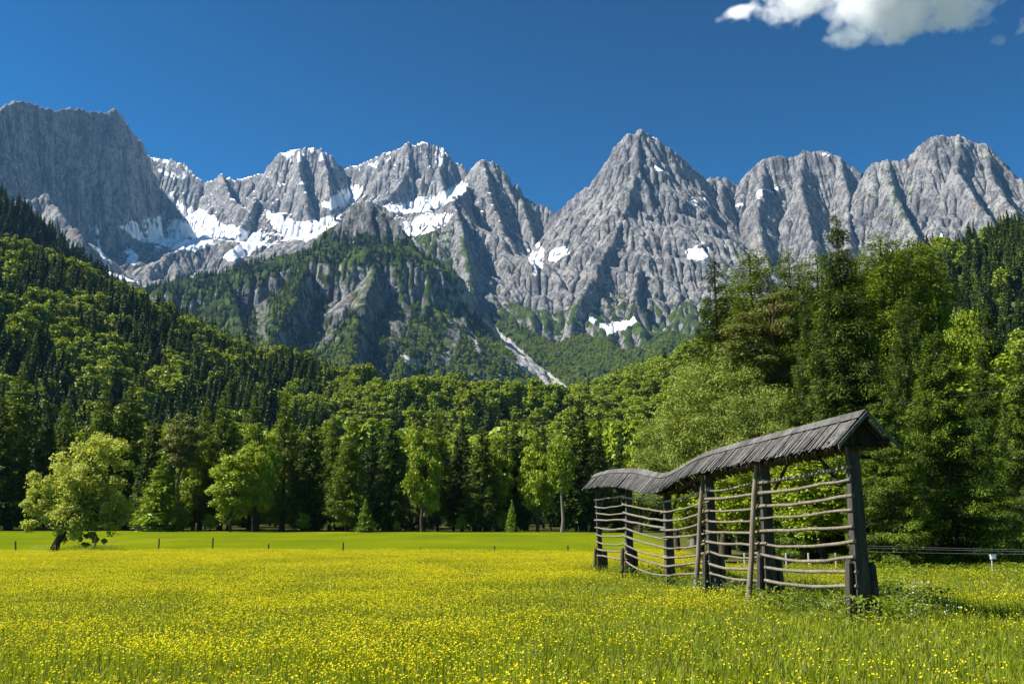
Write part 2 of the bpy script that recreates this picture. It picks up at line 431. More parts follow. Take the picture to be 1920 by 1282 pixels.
ST = (1.5, 260, .95)     # a steep wall that eases off
def far_range():
    a = np.linspace(-.66, .66, 1500, dtype=np.float32)
    Yr = rows((3000, 3600, 70), (3600, 5300, 360), (5300, 7000, 120))
    Y = np.repeat(Yr[:, None], len(a), 1); X = a[None, :] * Y
    W = (3.4, 330, .8)
    B = (1.2, 300, .8)
    rg = [
     # the big dark wall on the left, its crest running away from the viewer
     ([(-160,215,4000),(-60,222,4150),(0,205,4300),(35,189,4450),(62,196,4540),(95,208,4640),(130,205,4720),(160,212,4800),(188,210,4860),(212,207,4900)], W, B),
     ([(212,207,4900),(232,228,4960),(246,250,5020),(264,268,5080),(276,295,5130),(290,330,5160),(306,358,5150),(325,384,5130),(348,412,5080)], (3.0, 280, .8), B),
     ([(35,380,4060),(85,368,4150),(110,400,4060),(150,440,3950),(175,500,3850),(205,525,3700)], (1.0, 200, .7), (1.1, 200, .7)),
     ([(280,500,4100),(330,478,4240),(395,462,4360),(430,468,4320),(440,492,4150)], (.9, 150, .6), (.6, 100, .5)),
     # snowy ridge behind the basin
     ([(262,292,6000),(285,298,6000),(320,301,6000),(350,313,5950),(372,334,5900),(386,347,5900),(415,331,5850),(440,341,5850),(470,336,5850),(498,326,5800),(514,301,5780),(530,289,5750),(560,280,5750),(600,283,5750),(620,291,5750),(638,312,5750),(645,330,5750)], ST, B),
     ([(415,331,5850),(432,372,5500),(470,410,5250)], (1.3, 150, .8), (1.3, 150, .8)),
     ([(560,280,5750),(562,330,5500),(575,372,5300)], (1.5, 150, .9), (1.5, 150, .9)),
     ([(600,283,5750),(614,325,5550),(618,368,5350)], (1.5, 150, .9), (1.5, 150, .9)),
     ([(470,336,5850),(480,380,5450),(450,432,5050)], (1.1, 150, .8), (1.3, 150, .8)),
     ([(635,318,5850),(670,312,5800),(700,301,5750),(735,283,5700),(752,280,5700),(766,268,5680),(778,274,5680),(800,269,5680),(833,277,5680),(850,300,5680),(866,313,5650),(880,330,5600)], ST, B),
     ([(766,268,5680),(765,320,5500),(740,362,5300),(690,390,5000)], (1.4, 150, .9), (1.5, 150, .9)),
     ([(833,277,5680),(822,318,5520),(830,350,5400)], (1.4, 150, .9), (1.4, 150, .9)),
     # pointed peak right of the middle and its rib
     ([(862,345,5050),(890,313,5050),(905,302,5000),(921,303,5000),(938,314,5000),(944,331,5000),(968,350,5000),(985,371,5000),(1010,386,5000),(1030,396,4980),(1046,403,4950)], ST, B),
     ([(905,302,5000),(915,350,4800),(935,420,4550),(962,492,4280),(1000,560,3950),(1012,590,3750)], (1.2, 200, .9), (1.6, 240, .95)),
     ([(968,350,5000),(985,410,4750),(1005,470,4500)], (1.3, 150, .9), (1.4, 150, .9)),
     ([(880,345,4980),(862,372,4600),(846,371,4320),(858,410,4150),(872,470,3900),(884,540,3600),(892,590,3380)], (1.15, 260, .9), (1.5, 420, .9)),
     ([(846,371,4320),(815,410,4250),(790,440,4150)], (.9, 150, .7), (.9, 150, .7)),
     ([(690,385,4700),(750,392,4800),(800,408,4650)], (.7, 150, .6), (.6, 150, .6)),
     # the great pyramid
     ([(1046,403,4900),(1070,380,4880),(1100,354,4850),(1125,326,4800),(1141,300,4780),(1166,266,4720),(1180,252,4700),(1197,244,4700),(1214,256,4700),(1250,280,4700),(1290,314,4720),(1318,338,4760),(1326,348,4780)], (1.45, 300, 1.0), B),
     ([(1197,244,4700),(1192,320,4480),(1170,400,4230),(1130,480,3960),(1090,560,3650),(1068,604,3450)], (1.1, 200, .9), (1.35, 220, .95)),
     ([(1214,256,4700),(1238,330,4500),(1272,410,4270),(1290,480,4000),(1270,560,3700)], (1.2, 180, .9), (1.2, 180, .9)),
     ([(1141,300,4780),(1120,400,4480),(1085,480,4200),(1060,560,3800)], (1.1, 180, .9), (1.3, 180, .9)),
     ([(1170,400,4230),(1200,480,3950),(1190,560,3650)], (1.1, 160, .9), (1.1, 160, .9)),
     # shoulder and rounded tops
     ([(1312,350,4820),(1335,336,4820),(1352,334,4820),(1369,340,4820),(1385,351,4820),(1398,326,4800),(1415,312,4800),(1432,303,4800),(1462,297,4800),(1488,301,4800),(1508,287,4800),(1548,286,4800),(1572,296,4780),(1602,318,4760),(1618,332,4740)], (1.6, 280, .95), B),
     ([(1352,334,4820),(1352,420,4520),(1335,500,4200)], (1.2, 160, .9), (1.4, 160, .9)),
     ([(1432,303,4800),(1420,400,4450),(1430,480,4150)], (1.2, 160, .9), (1.3, 160, .9)),
     ([(1508,287,4800),(1500,360,4550),(1520,440,4250),(1540,520,3900)], (1.2, 160, .9), (1.4, 160, .9)),
     ([(1572,296,4780),(1590,380,4450),(1590,460,4150)], (1.2, 160, .9), (1.3, 160, .9)),
     # right hand peak
     ([(1618,334,4480),(1640,312,4440),(1664,302,4420),(1690,305,4400),(1704,298,4400),(1724,278,4380),(1746,260,4350),(1758,254,4350),(1772,262,4350),(1795,257,4350),(1812,268,4350),(1846,274,4330),(1862,290,4300),(1890,318,4250),(1912,336,4200),(1950,362,4150),(2010,400,4100),(2100,430,4000)], (1.5, 280, .95), B),
     ([(1664,302,4420),(1680,380,4150),(1720,450,3850),(1770,520,3500)], (1.2, 180, .9), (1.9, 260, .95)),
     ([(1704,298,4400),(1745,360,4180),(1800,420,3960),(1850,460,3750)], (1.2, 60, .9), (1.7, 200, .95)),
     ([(1795,257,4350),(1790,320,4160),(1830,380,3960),(1870,430,3760)], (1.2, 140, .9), (1.5, 180, .9)),
     ([(1846,274,4330),(1860,340,4120),(1900,400,3900)], (1.2, 140, .9), (1.4, 180, .9)),
    ]
    cell = 9.0; x0, y0 = -3900.0, 2980.0
    gx = np.arange(x0, 3600, cell, dtype=np.float32); gy = np.arange(y0, 6900, cell, dtype=np.float32)
    GX, GY = np.meshgrid(gx, gy)
    gb = base_z(GY) + 40 * fbm(GX / 420, GY / 420, o=4) + 30 * ridged(GX / 300 + 9, GY / 300, o=4)
    G, D, T = field(GX, GY, gb, rg, 16.0)
    jag = 34 * ridged(T / 70, T * 0 + .5, o=4, gain=.7) + 24 * fbm(T / 40, T * 0 + 3.5, o=2, gain=.6) - 4
    G = G + jag * np.exp(-D / 60)
    near = sstep(0, 200, D)
    near = near * (1 - .85 * np.exp(-((GX + 1350) / 620) ** 2) * sstep(4050, 4300, GY) * sstep(5500, 5200, GY))
    G = G - near * 38 * (ridged(T / 130, D / 600, o=3) + .3) + near * 42 * ridged(GX / 230, GY / 230, o=4, gain=.55)
    G = G + 7 * fbm(GX / 40, GY / 40, o=2)
    ph = (G + .22 * GX + 60 * fbm(GX / 420, GY / 420, o=3)) / 150
    G = G + 15 * np.sin(6.283 * ph) * sstep(-.2, .25, fbm(GX / 380 + 7, GY / 380, o=2)) * sstep(60, 160, D)
    G0 = G
    G, A = erode(G, cell, 18, .34, .5, .004)
    # once more on a finer grid, for sharp ribs and clefts
    D9, A9, c9 = D, A, cell
    cutd = sample(G0 - G, x0, y0, cell, X, Y)
    gully = sample(np.log2(A), x0, y0, cell, X, Y)
    crest = sample(D, x0, y0, cell, X, Y)
    f = 4.5
    fx = np.arange(x0 + 20, 3560, f, dtype=np.float32); fy = np.arange(y0 + 20, 6860, f, dtype=np.float32)
    FX, FY = np.meshgrid(fx, fy)
    Gf = sample(G, x0, y0, cell, FX, FY)
    Df = sample(D, x0, y0, cell, FX, FY)
    Gf = Gf + 4 * ridged(FX / 38, FY / 38, o=3, gain=.6) + np.exp(-Df / 45) * (20 * ridged(FX / 30, FY / 60, o=3, gain=.7) + 4)
    ph = (Gf + .16 * FX + 34 * fbm(FX / 260, FY / 260, o=3)) / 62
    Gf = Gf + 3.0 * np.sin(6.283 * ph) * sstep(-.35, .2, fbm(FX / 200 + 7, FY / 200, o=2)) * sstep(20, 80, Df)
    Gf, Af = erode(Gf, f, 6, .17, .5, .002, 150)
    H = sample(Gf, x0 + 20, y0 + 20, f, X, Y)
    P = np.stack([X, Y, H], -1)
    N = normals(P)
    steep = sstep(.3, .75, 1 - N[..., 2])
    d = 7 * ridged(P[..., 0] / 55, P[..., 1] / 55, P[..., 2] / 200, o=4, gain=.6) * (.1 + .9 * steep)
    d = d + 5 * ridged(P[..., 0] / 21 + 7, P[..., 1] / 21, P[..., 2] / 46, o=3, gain=.6) * (.2 + .8 * steep)
    # ledges of the bedding
    lay = np.sin(P[..., 2] / 17 + 3.5 * fbm(P[..., 0] / 300, P[..., 1] / 300, o=3))
    P = P + N * (d + 1.6 * lay * steep)[..., None]
    P[..., 2] -= 2
    N = normals(P)
    z = P[..., 2]
    px, py = pix(P.reshape(-1, 3)); px = px.reshape(z.shape); py = py.reshape(z.shape)
    left = sstep(1060, 930, px) * sstep(180, 320, px) * .75 + .55
    ledge = sstep(.55, .86, N[..., 2]) * sstep(1000, 1500, z) * left
    dust = .62 * ledge + .12 * fbm(P[..., 0] / 90, P[..., 1] / 90, z / 90, 3)
    low = sstep(3.2, 7.0, gully) * sstep(4, 20, cutd)
    dust = dust + .72 * low * left * sstep(950, 1250, z) * sstep(.25, .55, N[..., 2])
    dust = np.where((px < 270) & (py < 440), dust * .55, dust)
    veg = sstep(1020, 720, z + 130 * fbm(X / 160, Y / 160, o=3)) * sstep(.38, .62, N[..., 2])
    # dwarf pine on the spur in the middle and the crest on the right
    mid = inpoly(px, py, [(770,440),(800,410),(845,400),(880,470),(900,590),(860,560),(820,500)])
    veg = np.where(mid, np.maximum(veg, .75 * sstep(.35, .6, N[..., 2])), veg)
    rt = inpoly(px, py, [(1610,330),(1700,300),(1720,340),(1700,420),(1640,420)])
    veg = np.where(rt, np.maximum(veg, .62 * sstep(.3, .6, N[..., 2])), veg)
    cov, _, _ = cover_attr(P, N, dust, veg)
    o = mesh_obj('mountains', P, grid_quads(*P.shape[:2]), M['rock'], smooth=True, attrs={'cover': cov})
    return tag(o, 'jagged grey limestone mountain range with snow in its high basins', None, None, 'structure')

def mid_mountain():
    a = np.linspace(-.50, .50, 1050, dtype=np.float32)
    Yr = rows((1250, 1800, 40), (1800, 3500, 380), (3500, 4100, 50))
    Y = np.repeat(Yr[:, None], len(a), 1); X = a[None, :] * Y
    rg = [
     ([(120,560,2750),(265,540,2700),(330,522,2700),(400,512,2720),(470,490,2750),(520,478,2780),(590,462,2800),(620,452,2800),(700,455,2830),(770,462,2860),(800,480,2880),(838,525,2920)], (.70, 105, 2.5, 265, .40), (1.0, 200, .6)),
     ([(838,525,2920),(856,560,2960),(898,604,3040),(940,650,3100),(1000,706,3160),(1062,742,3200)], (1.2, 240, .6), (.9, 120, .8)),
     ([(622,452,2950),(636,398,3000),(660,376,3020),(690,370,3020),(718,385,3020),(745,412,3000),(772,448,2980)], (1.7, 150, .7), (1.6, 200, .9)),
     # spurs coming down towards the valley, steep on their right hand side
     ([(420,508,2720),(440,570,2480),(470,650,2200)], (.75, 160, .6), (1.5, 120, .6)),
     ([(590,462,2800),(560,540,2550),(520,620,2250),(500,690,2000)], (.7, 160, .6), (2.3, 200, .5)),
     ([(700,456,2830),(700,515,2650),(684,570,2480),(660,640,2250),(640,700,2000)], (.9, 140, .6), (2.4, 230, .5)),
     ([(838,525,2920),(815,540,2800),(790,585,2620),(765,650,2380),(745,705,2150)], (1.5, 170, .6), (1.7, 160, .6)),
     ([(878,590,2980),(868,615,2780),(855,660,2500),(840,715,2250)], (1.1, 150, .6), (1.6, 150, .6)),
     ([(940,650,3100),(925,680,2800),(915,730,2450)], (1.1, 120, .6), (1.4, 120, .6)),
     # forested foot of the pyramid
     ([(1090,628,3300),(1140,650,2950),(1180,690,2600)], (.45, 150, .4), (.45, 150, .4)),
     ([(1260,622,3350),(1240,650,3000),(1200,700,2500)], (.45, 150, .4), (.5, 150, .4)),
     ([(960,606,3330),(1000,650,3080),(1075,720,2700)], (.4, 150, .4), (.4, 150, .4)),
    ]
    cell = 8.0; x0, y0 = -2000.0, 1230.0
    gx = np.arange(x0, 2000, cell, dtype=np.float32); gy = np.arange(y0, 4100, cell, dtype=np.float32)
    GX, GY = np.meshgrid(gx, gy)
    gb = base_z(GY) - 12 - sstep(3350, 4100, GY) * 260 + 30 * fbm(GX / 350 + 5, GY / 350, o=4) - 25 * sstep(-700, -1100, GX)
    G, D, T = field(GX, GY, gb, rg, 14.0, 3.0)
    near = sstep(0, 140, D)
    G = G - near * (26 * (ridged(T / 90, D / 400, o=3) + .3)) + near * 30 * ridged(GX / 150, GY / 150, o=4, gain=.55) + 6 * fbm(GX / 36, GY / 36, o=2)
    G, A = erode(G, cell, 14, .26, .5, .01)
    f = 4.0
    fx = np.arange(-1560, 1560, f, dtype=np.float32); fy = np.arange(1300, 3980, f, dtype=np.float32)
    FX, FY = np.meshgrid(fx, fy)
    Gf = sample(G, x0, y0, cell, FX, FY) + 7 * ridged(FX / 30, FY / 30, o=3, gain=.6)
    Gf, Af = erode(Gf, f, 5, .15, .5, .004, 110)
    H = np.where((np.abs(X) < 1550) & (Y > 1310) & (Y < 3970), sample(Gf, -1560, 1300, f, X, Y), sample(G, x0, y0, cell, X, Y))
    P = np.stack([X, Y, H], -1); N = normals(P)
    steep = sstep(.25, .6, 1 - N[..., 2])
    d = 7 * ridged(P[..., 0] / 45, P[..., 1] / 45, P[..., 2] / 150, o=4, gain=.62) * (.15 + .85 * steep)
    P = P + N * d[..., None]
    N = normals(P); z = P[..., 2]
    px, py = pix(P.reshape(-1, 3)); pxr = px.reshape(z.shape); pyr = py.reshape(z.shape)
    veg = sstep(.24, .44, N[..., 2] + .10 * fbm(X / 60, Y / 60, o=3)) * .95
    for poly in CLIFF:
        m = inpoly(pxr + 8 * fbm(X / 50, Y / 50, z / 50, 3), pyr + 8 * fbm(X / 50 + 9, Y / 50, z / 50, 3), poly)
        veg = np.where(m, veg * (.42 if poly[0][1] < 400 else .56), veg)
    cov, qx, qy = cover_attr(P, N, np.zeros_like(z), veg)
    o = mesh_obj('middle_mountain', P, grid_quads(*P.shape[:2]), M['rock'], smooth=True, attrs={'cover': cov})
    tag(o, 'lower mountain with wooded crest and blue shaded cliffs in front of the peaks', None, None, 'structure')
    return o, P, N, cov

# ------------------------------------------------------------------ valley floor and near hills
def gz(x, y):
    x = np.asarray(x, np.float32); y = np.asarray(y, np.float32)
    up = 1.25 * sstep(85, 185, y) - .42 * sstep(94, 76, y) + np.clip(y - 185, 0, 400) * .03
    side = np.clip(-x * .006, -.35, .35) * sstep(80, 180, y)
    return up + side + .10 * fbm(x / 22, y / 22, o=2) * sstep(300, 100, y) + .25 * sstep(95, 120, y) * np.sin(x / 26 + .8) * sstep(300, 180, y) * .6

def ground_material():
    t = NT('meadow_ground')
    geo = t.n('ShaderNodeNewGeometry')
    sp = t.n('ShaderNodeSeparateXYZ'); t.link(geo.outputs['Position'], sp.inputs[0])
    p = geo.outputs['Position']
    n1 = t.noise(.06, p, 4); n2 = t.noise(1.6, p, 5, .7)
    mown = t.mix(t.ramp(n1, (.35, 0.), (.65, 1.)), (.100, .138, .003), (.155, .185, .005))
    mown = t.mix(t.ramp(n2, (.35, .35), (.6, 0.)), mown, (.075, .105, .004))
    mo = t.noise(1.0, t.pos((.10, .03, 1), 'Object'), 5, .65)
    mown = t.mix(t.ramp(mo, (.38, .55), (.55, 0.)), mown, (.085, .115, .006))
    mown = t.mix(t.ramp(mo, (.56, 0.), (.70, .5)), mown, (.20, .20, .012))
    rough = t.mix(n2, (.035, .055, .010), (.09, .13, .018))
    wood = t.mix(t.noise(.5, p, 5), (.040, .036, .016), (.11, .13, .030))
    y = t.math('ADD', sp.outputs[1], t.math('MULTIPLY', t.math('SUBTRACT', n1, .5), 10.0))
    c = t.mix(t.ramp(t.math('DIVIDE', y, 200.0), (.395, 0.), (.405, 1.)), rough, mown)
    c = t.mix(t.ramp(t.math('DIVIDE', y, 400.0), (.452, 0.), (.470, 1.)), c, wood)
    xr = t.math('SUBTRACT', sp.outputs[0], t.math('MULTIPLY', sp.outputs[1], .09))
    xr = t.math('ADD', xr, t.math('MULTIPLY', t.math('SUBTRACT', n1, .5), 6.0))
    yr = t.ramp(t.math('DIVIDE', y, 100.0), (.52, 0.), (.56, 1.))
    c = t.mix(t.math('MULTIPLY', yr, t.ramp(t.math('DIVIDE', xr, 20.0), (.25, 0.), (.4, 1.))), c, wood)
    return t.done(t.principled(c, 1.0, 0.0, n2, .5, .08))

def hill_z(X, Y):
    base = gz(X, Y)
    rg = [
     ([(-260,430,760),(-100,468,780),(0,490,800),(60,515,810),(120,562,820),(200,602,830),(270,622,840),(350,652,830),(400,675,820),(450,688,800),(520,715,780),(600,752,760),(700,756,720),(850,764,700),(1000,785,680),(1110,806,660)], (.50, 200, .46), (.3, 200, .3)),
     ([(-260,330,1200),(-60,350,1200),(-5,392,1200),(18,440,1200),(40,500,1200),(70,580,1200)], (1.1, 150, .5), (.6, 200, .5)),
     ([(2200,300,720),(1990,435,700),(1920,490,690),(1880,530,690),(1800,592,690),(1730,640,690),(1600,700,690),(1450,752,690),(1300,796,690),(1150,850,690)][::-1], (.66, 200, .60), (.3, 200, .3)),
    ]
    H, D, T = field(X, Y, base, rg, 10.0, 8.0)
    return H + sstep(0, 60, H - base) * (14 * fbm(X / 110, Y / 140, o=3) + 9 * ridged(X / 150 + 3, Y / 400, o=2))

def near_ground():
    a = np.concatenate([np.linspace(-3.0, -.7, 40, endpoint=False), np.linspace(-.7, .7, 420, endpoint=False), np.linspace(.7, 3.0, 40)]).astype(np.float32)
    Yr = np.concatenate([np.linspace(-30, 2, 8, endpoint=False), rows((2, 60, 60), (60, 250, 130), (250, 900, 170), (900, 1500, 60))]).astype(np.float32)
    Y = np.repeat(Yr[:, None], len(a), 1); X = a[None, :] * np.maximum(np.abs(Y), 30)
    Z = hill_z(X, Y)
    Z = np.where(Y < 230, gz(X, Y), Z)
    P = np.stack([X, Y, Z], -1)
    o = mesh_obj('ground', P, grid_quads(*P.shape[:2]), ground_material(), smooth=True)
    tag(o, 'flat valley meadow with mown green grass and wooded slopes beyond', None, None, 'structure')
    # wide plain to the horizon below everything
    aa = np.array([-1, 1.0]); V = [(-14000, -6000, -6), (14000, -6000, -6), (14000, 14000, -6), (-14000, 14000, -6)]
    o2 = mesh_obj('terrain', V, [(0, 1, 2, 3)], ground_material())
    tag(o2, 'distant valley terrain running out to the horizon', None, None, 'structure')
far_range()
MID, MP, MN, MC = mid_mountain()
near_ground()
# ------------------------------------------------------------------ trees
def unit(v): return v / (np.linalg.norm(v, axis=-1, keepdims=True) + 1e-9)

def conifer(H, Rad, seed, bare=.06, nwh=34, nb=8, dens=16, sl=.55, sw=.16, droop=.35, hang=.35, top=.9, fluff=.3, gap=.12, tip=0, limb=True, trunk_r=None, nj=.55):
    r = np.random.default_rng(seed)
    zb = bare * H
    Z0 = []; AZ = []; LN = []; TT = []
    for i in range(nwh):
        t = (i + r.uniform(-.25, .25)) / nwh
        t = min(max(t, 0), .985)
        n = max(4, int(nb * (1 - .35 * t)))
        a0 = r.uniform(0, 6.28)
        for k in range(n):
            if r.random() < gap: continue
            p = (1 - t) ** top * min(1, .62 + 2.2 * t)
            L = Rad * p * r.uniform(.66, 1.14) + .12
            Z0.append(zb + (H - zb) * t + r.uniform(-.2, .2)); AZ.append(a0 + 6.28 * (k + r.uniform(-.3, .3)) / n); LN.append(L); TT.append(t)
    Z0, AZ, LN, TT = map(np.array, (Z0, AZ, LN, TT))
    cnt = (dens * LN).astype(int) + 4
    idx = np.repeat(np.arange(len(LN)), cnt); n = len(idx)
    s = .10 + .90 * r.random(n) ** .75
    L = LN[idx]; t = TT[idx]; az = AZ[idx]
    dr = droop * (1 - 1.35 * t)
    rad = np.stack([np.cos(az), np.sin(az), 0 * az], 1); lat = np.stack([-np.sin(az), np.cos(az), 0 * az], 1)
    w = r.uniform(-1, 1, n); spread = (.40 * L * (1 - .72 * s) + .05)
    z = Z0[idx] - dr * L * s * (1.25 - .6 * s) + .10 * L * s ** 3
    hg = r.random(n) ** 1.6 * hang * (.35 + .65 * np.minimum(L / 1.5, 1))
    C = rad * (L * s)[:, None] + lat * (w * spread)[:, None]
    C[:, 2] += z - hg + r.normal(0, .05 + fluff * .18, n)
    C[:, :2] += r.normal(0, fluff * .12, (n, 2))
    D = rad * .75 + lat * (np.sign(w) * (.35 + .5 * np.abs(w)))[:, None] + r.normal(0, fluff, (n, 3))
    D[:, 2] -= .25 + 1.1 * hg / (hang + .01) * .6
    N = np.array([0, 0, 1.0]) + r.normal(0, nj, (n, 3))
    sz = r.uniform(.6, 1.25, n) * (.55 + .45 * np.minimum(1, L / 1.2))
    g = Geo()
    m = ((s > .62) & (r.random(n) < tip)).astype(int) if tip else np.zeros(n, int)
    for k in (0, 1):
        q = m == k
        if q.any(): g.leaves(C[q], D[q], N[q], sl * sz[q], sw * sz[q], k)
    # leader
    q = 14
    tz = np.linspace(H - .9, H + .25, q)
    a = r.uniform(0, 6.28, q)
    g.leaves(np.stack([.04 * np.cos(a), .04 * np.sin(a), tz], 1), np.stack([.5 * np.cos(a), .5 * np.sin(a), 1 + 0 * a], 1), r.normal(0, 1, (q, 3)), sl * .7, sw, 0)
    tr = Geo(); rt = trunk_r or (.011 * H + .05)
    zz = np.linspace(-.4, H * .98, 9)
    wob = np.stack([r.normal(0, .03, 9), r.normal(0, .03, 9), zz], 1)
    tr.tube(wob, rt * (1 - .94 * (np.maximum(zz, 0) / H)) * np.where(zz < 0, 1.3, 1), 8)
    if limb:
        for i in np.nonzero(r.random(len(LN)) < limb)[0]:
            sv = np.array([0, .35, .75]); d = np.array([math.cos(AZ[i]), math.sin(AZ[i]), 0])
            pz = Z0[i] - droop * (1 - 1.35 * TT[i]) * LN[i] * sv * (1.25 - .6 * sv)
            P = d[None] * (LN[i] * sv)[:, None]; P[:, 2] += pz
            tr.tube(P, np.array([.05, .03, .012]) * (.4 + LN[i] / 4), 4, cap=False)
    return g, tr

def broadleaf(H, Rad, seed, cb=.2, ncl=70, nl=90, ll=.34, lw=.2, flat=.8, rc=(.16, .30), hangy=0.0, shell=.5, lumps=None, trunk=None, trunk_r=None, limb=.35, taper=0.0, star=1.0):
    r = np.random.default_rng(seed)
    z0 = cb * H; zc = (H + z0) / 2; rz = (H - z0) / 2
    if lumps is None:
        d = unit(r.normal(0, 1, (ncl, 3)))
        f = shell + (1 - shell) * r.random(ncl) ** .6
        f *= .82 + .45 * perlin(d[:, 0] * 1.7 + seed, d[:, 1] * 1.7, d[:, 2] * 1.7)
        rcl = r.uniform(rc[0], rc[1], ncl) * Rad
        c = d * f[:, None] * np.array([1, 1, 1.0]) * .86
        k = 1 - taper * (c[:, 2] * .5 + .5)
        c = c * np.stack([Rad * k, Rad * k, np.full(ncl, rz)], 1); c[:, 2] += zc
    else:
        c = []; rcl = []
        for dx, dz, rr in lumps:
            m = max(3, int(ncl * rr * rr / 9))
            q = unit(r.normal(0, 1, (m, 3))) * (r.random((m, 1)) ** .45) * rr
            q[:, 1] *= 1.15
            c.append(q + np.array([dx, 0, dz])); rcl.append(r.uniform(rc[0], rc[1], m) * rr)
        c = np.vstack(c); rcl = np.concatenate(rcl); ncl = len(c)
    n = ncl * nl
    idx = np.repeat(np.arange(ncl), nl)
    o = unit(r.normal(0, 1, (n, 3))); o[:, 2] = np.where(r.random(n) < .55, np.abs(o[:, 2]), o[:, 2])
    ra = rcl[idx] * r.uniform(.35, 1.12, n)
    C = c[idx] + o * ra[:, None] * np.array([1, 1, flat])
    if hangy: C[:, 2] -= r.random(n) ** 2 * hangy
    N = o * .55 + np.array([0, 0, .6]) + r.normal(0, .55, (n, 3))
    D = np.cross(N, r.normal(0, 1, (n, 3)))
    if hangy: D = D * .4 + np.array([0, 0, -1.0])
    sz = r.uniform(.6, 1.3, n)
    g = Geo(); g.leaves(C, D, N, ll * sz, lw * sz)
    tr = Geo(); rt = trunk_r or (.014 * H + .06)
    if trunk is None:
        zz = np.linspace(-.3, H * .86, 8)
        trunk = np.stack([r.normal(0, .012 * H, 8) * (zz > 1), r.normal(0, .012 * H, 8) * (zz > 1), zz], 1)
    trunk = np.asarray(trunk, float)
    k = np.linspace(0, 1, len(trunk))
    tr.tube(trunk, rt * (1 - .85 * k) * np.where(k == 0, 1.35, 1), 9, jitter=.05)
    for i in np.nonzero(r.random(ncl) < limb)[0]:
        e = c[i]
        j = int(np.argmin(np.abs(trunk[:, 2] - max(z0 * .9, e[2] - .35 * np.hypot(e[0], e[1]) - .08 * H))))
        b = trunk[j]
        mid = (b + e) / 2 + np.array([0, 0, .05 * H]) + r.normal(0, .015 * H, 3)
        tr.tube(np.array([b, (b + mid) / 2 + r.normal(0, .008 * H, 3), mid, e]), rt * np.array([.42, .3, .2, .07]) * (1 - .5 * k[j]), 5, cap=False)
    return g, tr

KIND = {}
def kind(key, name, geo, mats, bark_m, H):
    g, tr = geo
    c = g.build('crown', mats, link=False); t = tr.build('trunk', [bark_m], smooth=True, link=False)
    KIND[key] = (name, c, t, H)

def tree(key, x, y, h, label, group=None, rz=None, z=None, wide=1.0, cat='tree', sink=.05):
    name, c, t, H = KIND[key]
    s = h / H
    z = float(gz(x, y)) if z is None else z
    e = empty(name, (x, y, z - sink), rng.uniform(0, 6.28) if rz is None else rz)
    e.scale = (s * wide, s * wide, s)
    for src in (c, t):
        o = src.copy(); COL.objects.link(o); o.parent = e
    return tag(e, label, cat, group)

def tpx(key, px, top, Y, label, group=None, rz=None, wide=1.0, **kw):
    """a tree whose crown top is seen at photo pixel (px, top) and which stands Y metres away"""
    x, y, z = at(px, top, Y)
    g = float(gz(x, y))
    return tree(key, x, y, z - g, label, group, rz, g, wide, **kw)

SP, SPB, LA = M['spruce'], M['spruce_bright'], M['larch']
# near trees, finely leaved
kind('big_spruce', 'spruce_tree', conifer(22, 4.6, 21, .03, 30, 12, 190, .27, .052, .42, .85, .78, .16, .20, .22, nj=.4), [SP, SPB], M['bark'], 22)
kind('bright_spruce', 'spruce_tree', conifer(14, 4.4, 22, .01, 21, 12, 215, .24, .048, .26, .40, .80, .10, .18, .48, nj=.35), [SP, SPB], M['bark'], 14)
kind('thin_spruce', 'spruce_tree', conifer(22, 3.6, 23, .10, 28, 7, 150, .28, .062, .38, .6, .85, .14, .22, .1), [SP, SPB], M['bark'], 22)
kind('near_larch', 'larch_tree', conifer(20, 3.6, 24, .10, 36, 9, 115, .20, .06, .12, .40, .52, .6, .2), [LA], M['bark'], 20)
kind('near_pine', 'pine_tree', broadleaf(20, 3.3, 25, .34, 56, 480, .27, .07, .5, (.18, .30), 0, .25, limb=.6, trunk_r=.24), [M['pine']], M['bark_pine'], 20)
kind('near_willow', 'willow_tree', broadleaf(12, 4.5, 26, .05, 170, 340, .17, .058, .8, (.11, .23), 0, .35, limb=.25), [M['willow']], M['bark'], 12)
kind('near_birch', 'birch_tree', broadleaf(18, 3.6, 27, .2, 170, 320, .165, .09, .9, (.11, .23), 1.1, .3, limb=.3, taper=.35), [M['birch']], M['bark_pale'], 18)
kind('near_broad', 'broadleaf_tree', broadleaf(9, 3.4, 28, .08, 120, 200, .20, .12, .8, (.14, .26), 0, .4, limb=.3), [M['broad']], M['bark'], 9)
# trees at the far edge of the meadow
kind('spruce_a', 'spruce_tree', conifer(25, 4.0, 31, .05, 32, 9, 30, .62, .20, .40, .8, .85, .25, .18, .25, .15), [SP, SPB], M['bark'], 25)
kind('spruce_b', 'spruce_tree', conifer(25, 3.5, 32, .12, 30, 8, 30, .62, .19, .34, .7, .9, .25, .22, .12, .15), [SP, SP], M['bark'], 25)
kind('larch_a', 'larch_tree', conifer(25, 4.4, 33, .08, 34, 8, 36, .52, .17, .08, .6, .92, .7, .2, limb=.15), [LA], M['bark'], 25)
kind('larch_b', 'larch_tree', conifer(25, 3.8, 34, .16, 30, 8, 36, .52, .17, .12, .7, .85, .7, .22, limb=.15), [LA], M['bark'], 25)
kind('broad_a', 'broadleaf_tree', broadleaf(18, 6.4, 35, .0, 120, 110, .52, .34, .62, (.16, .27), 0, .5, limb=.3), [M['broad']], M['bark'], 18)
kind('broad_b', 'broadleaf_tree', broadleaf(20, 4.6, 36, .0, 110, 110, .52, .32, .75, (.18, .3), .5, .4, limb=.3), [M['broad']], M['bark'], 20)
kind('birch_a', 'birch_tree', broadleaf(22, 3.3, 37, .25, 95, 130, .48, .24, 1.1, (.18, .32), 1.8, .3, limb=.3, taper=.3, trunk_r=.3), [M['birch']], M['bark_pale'], 22)
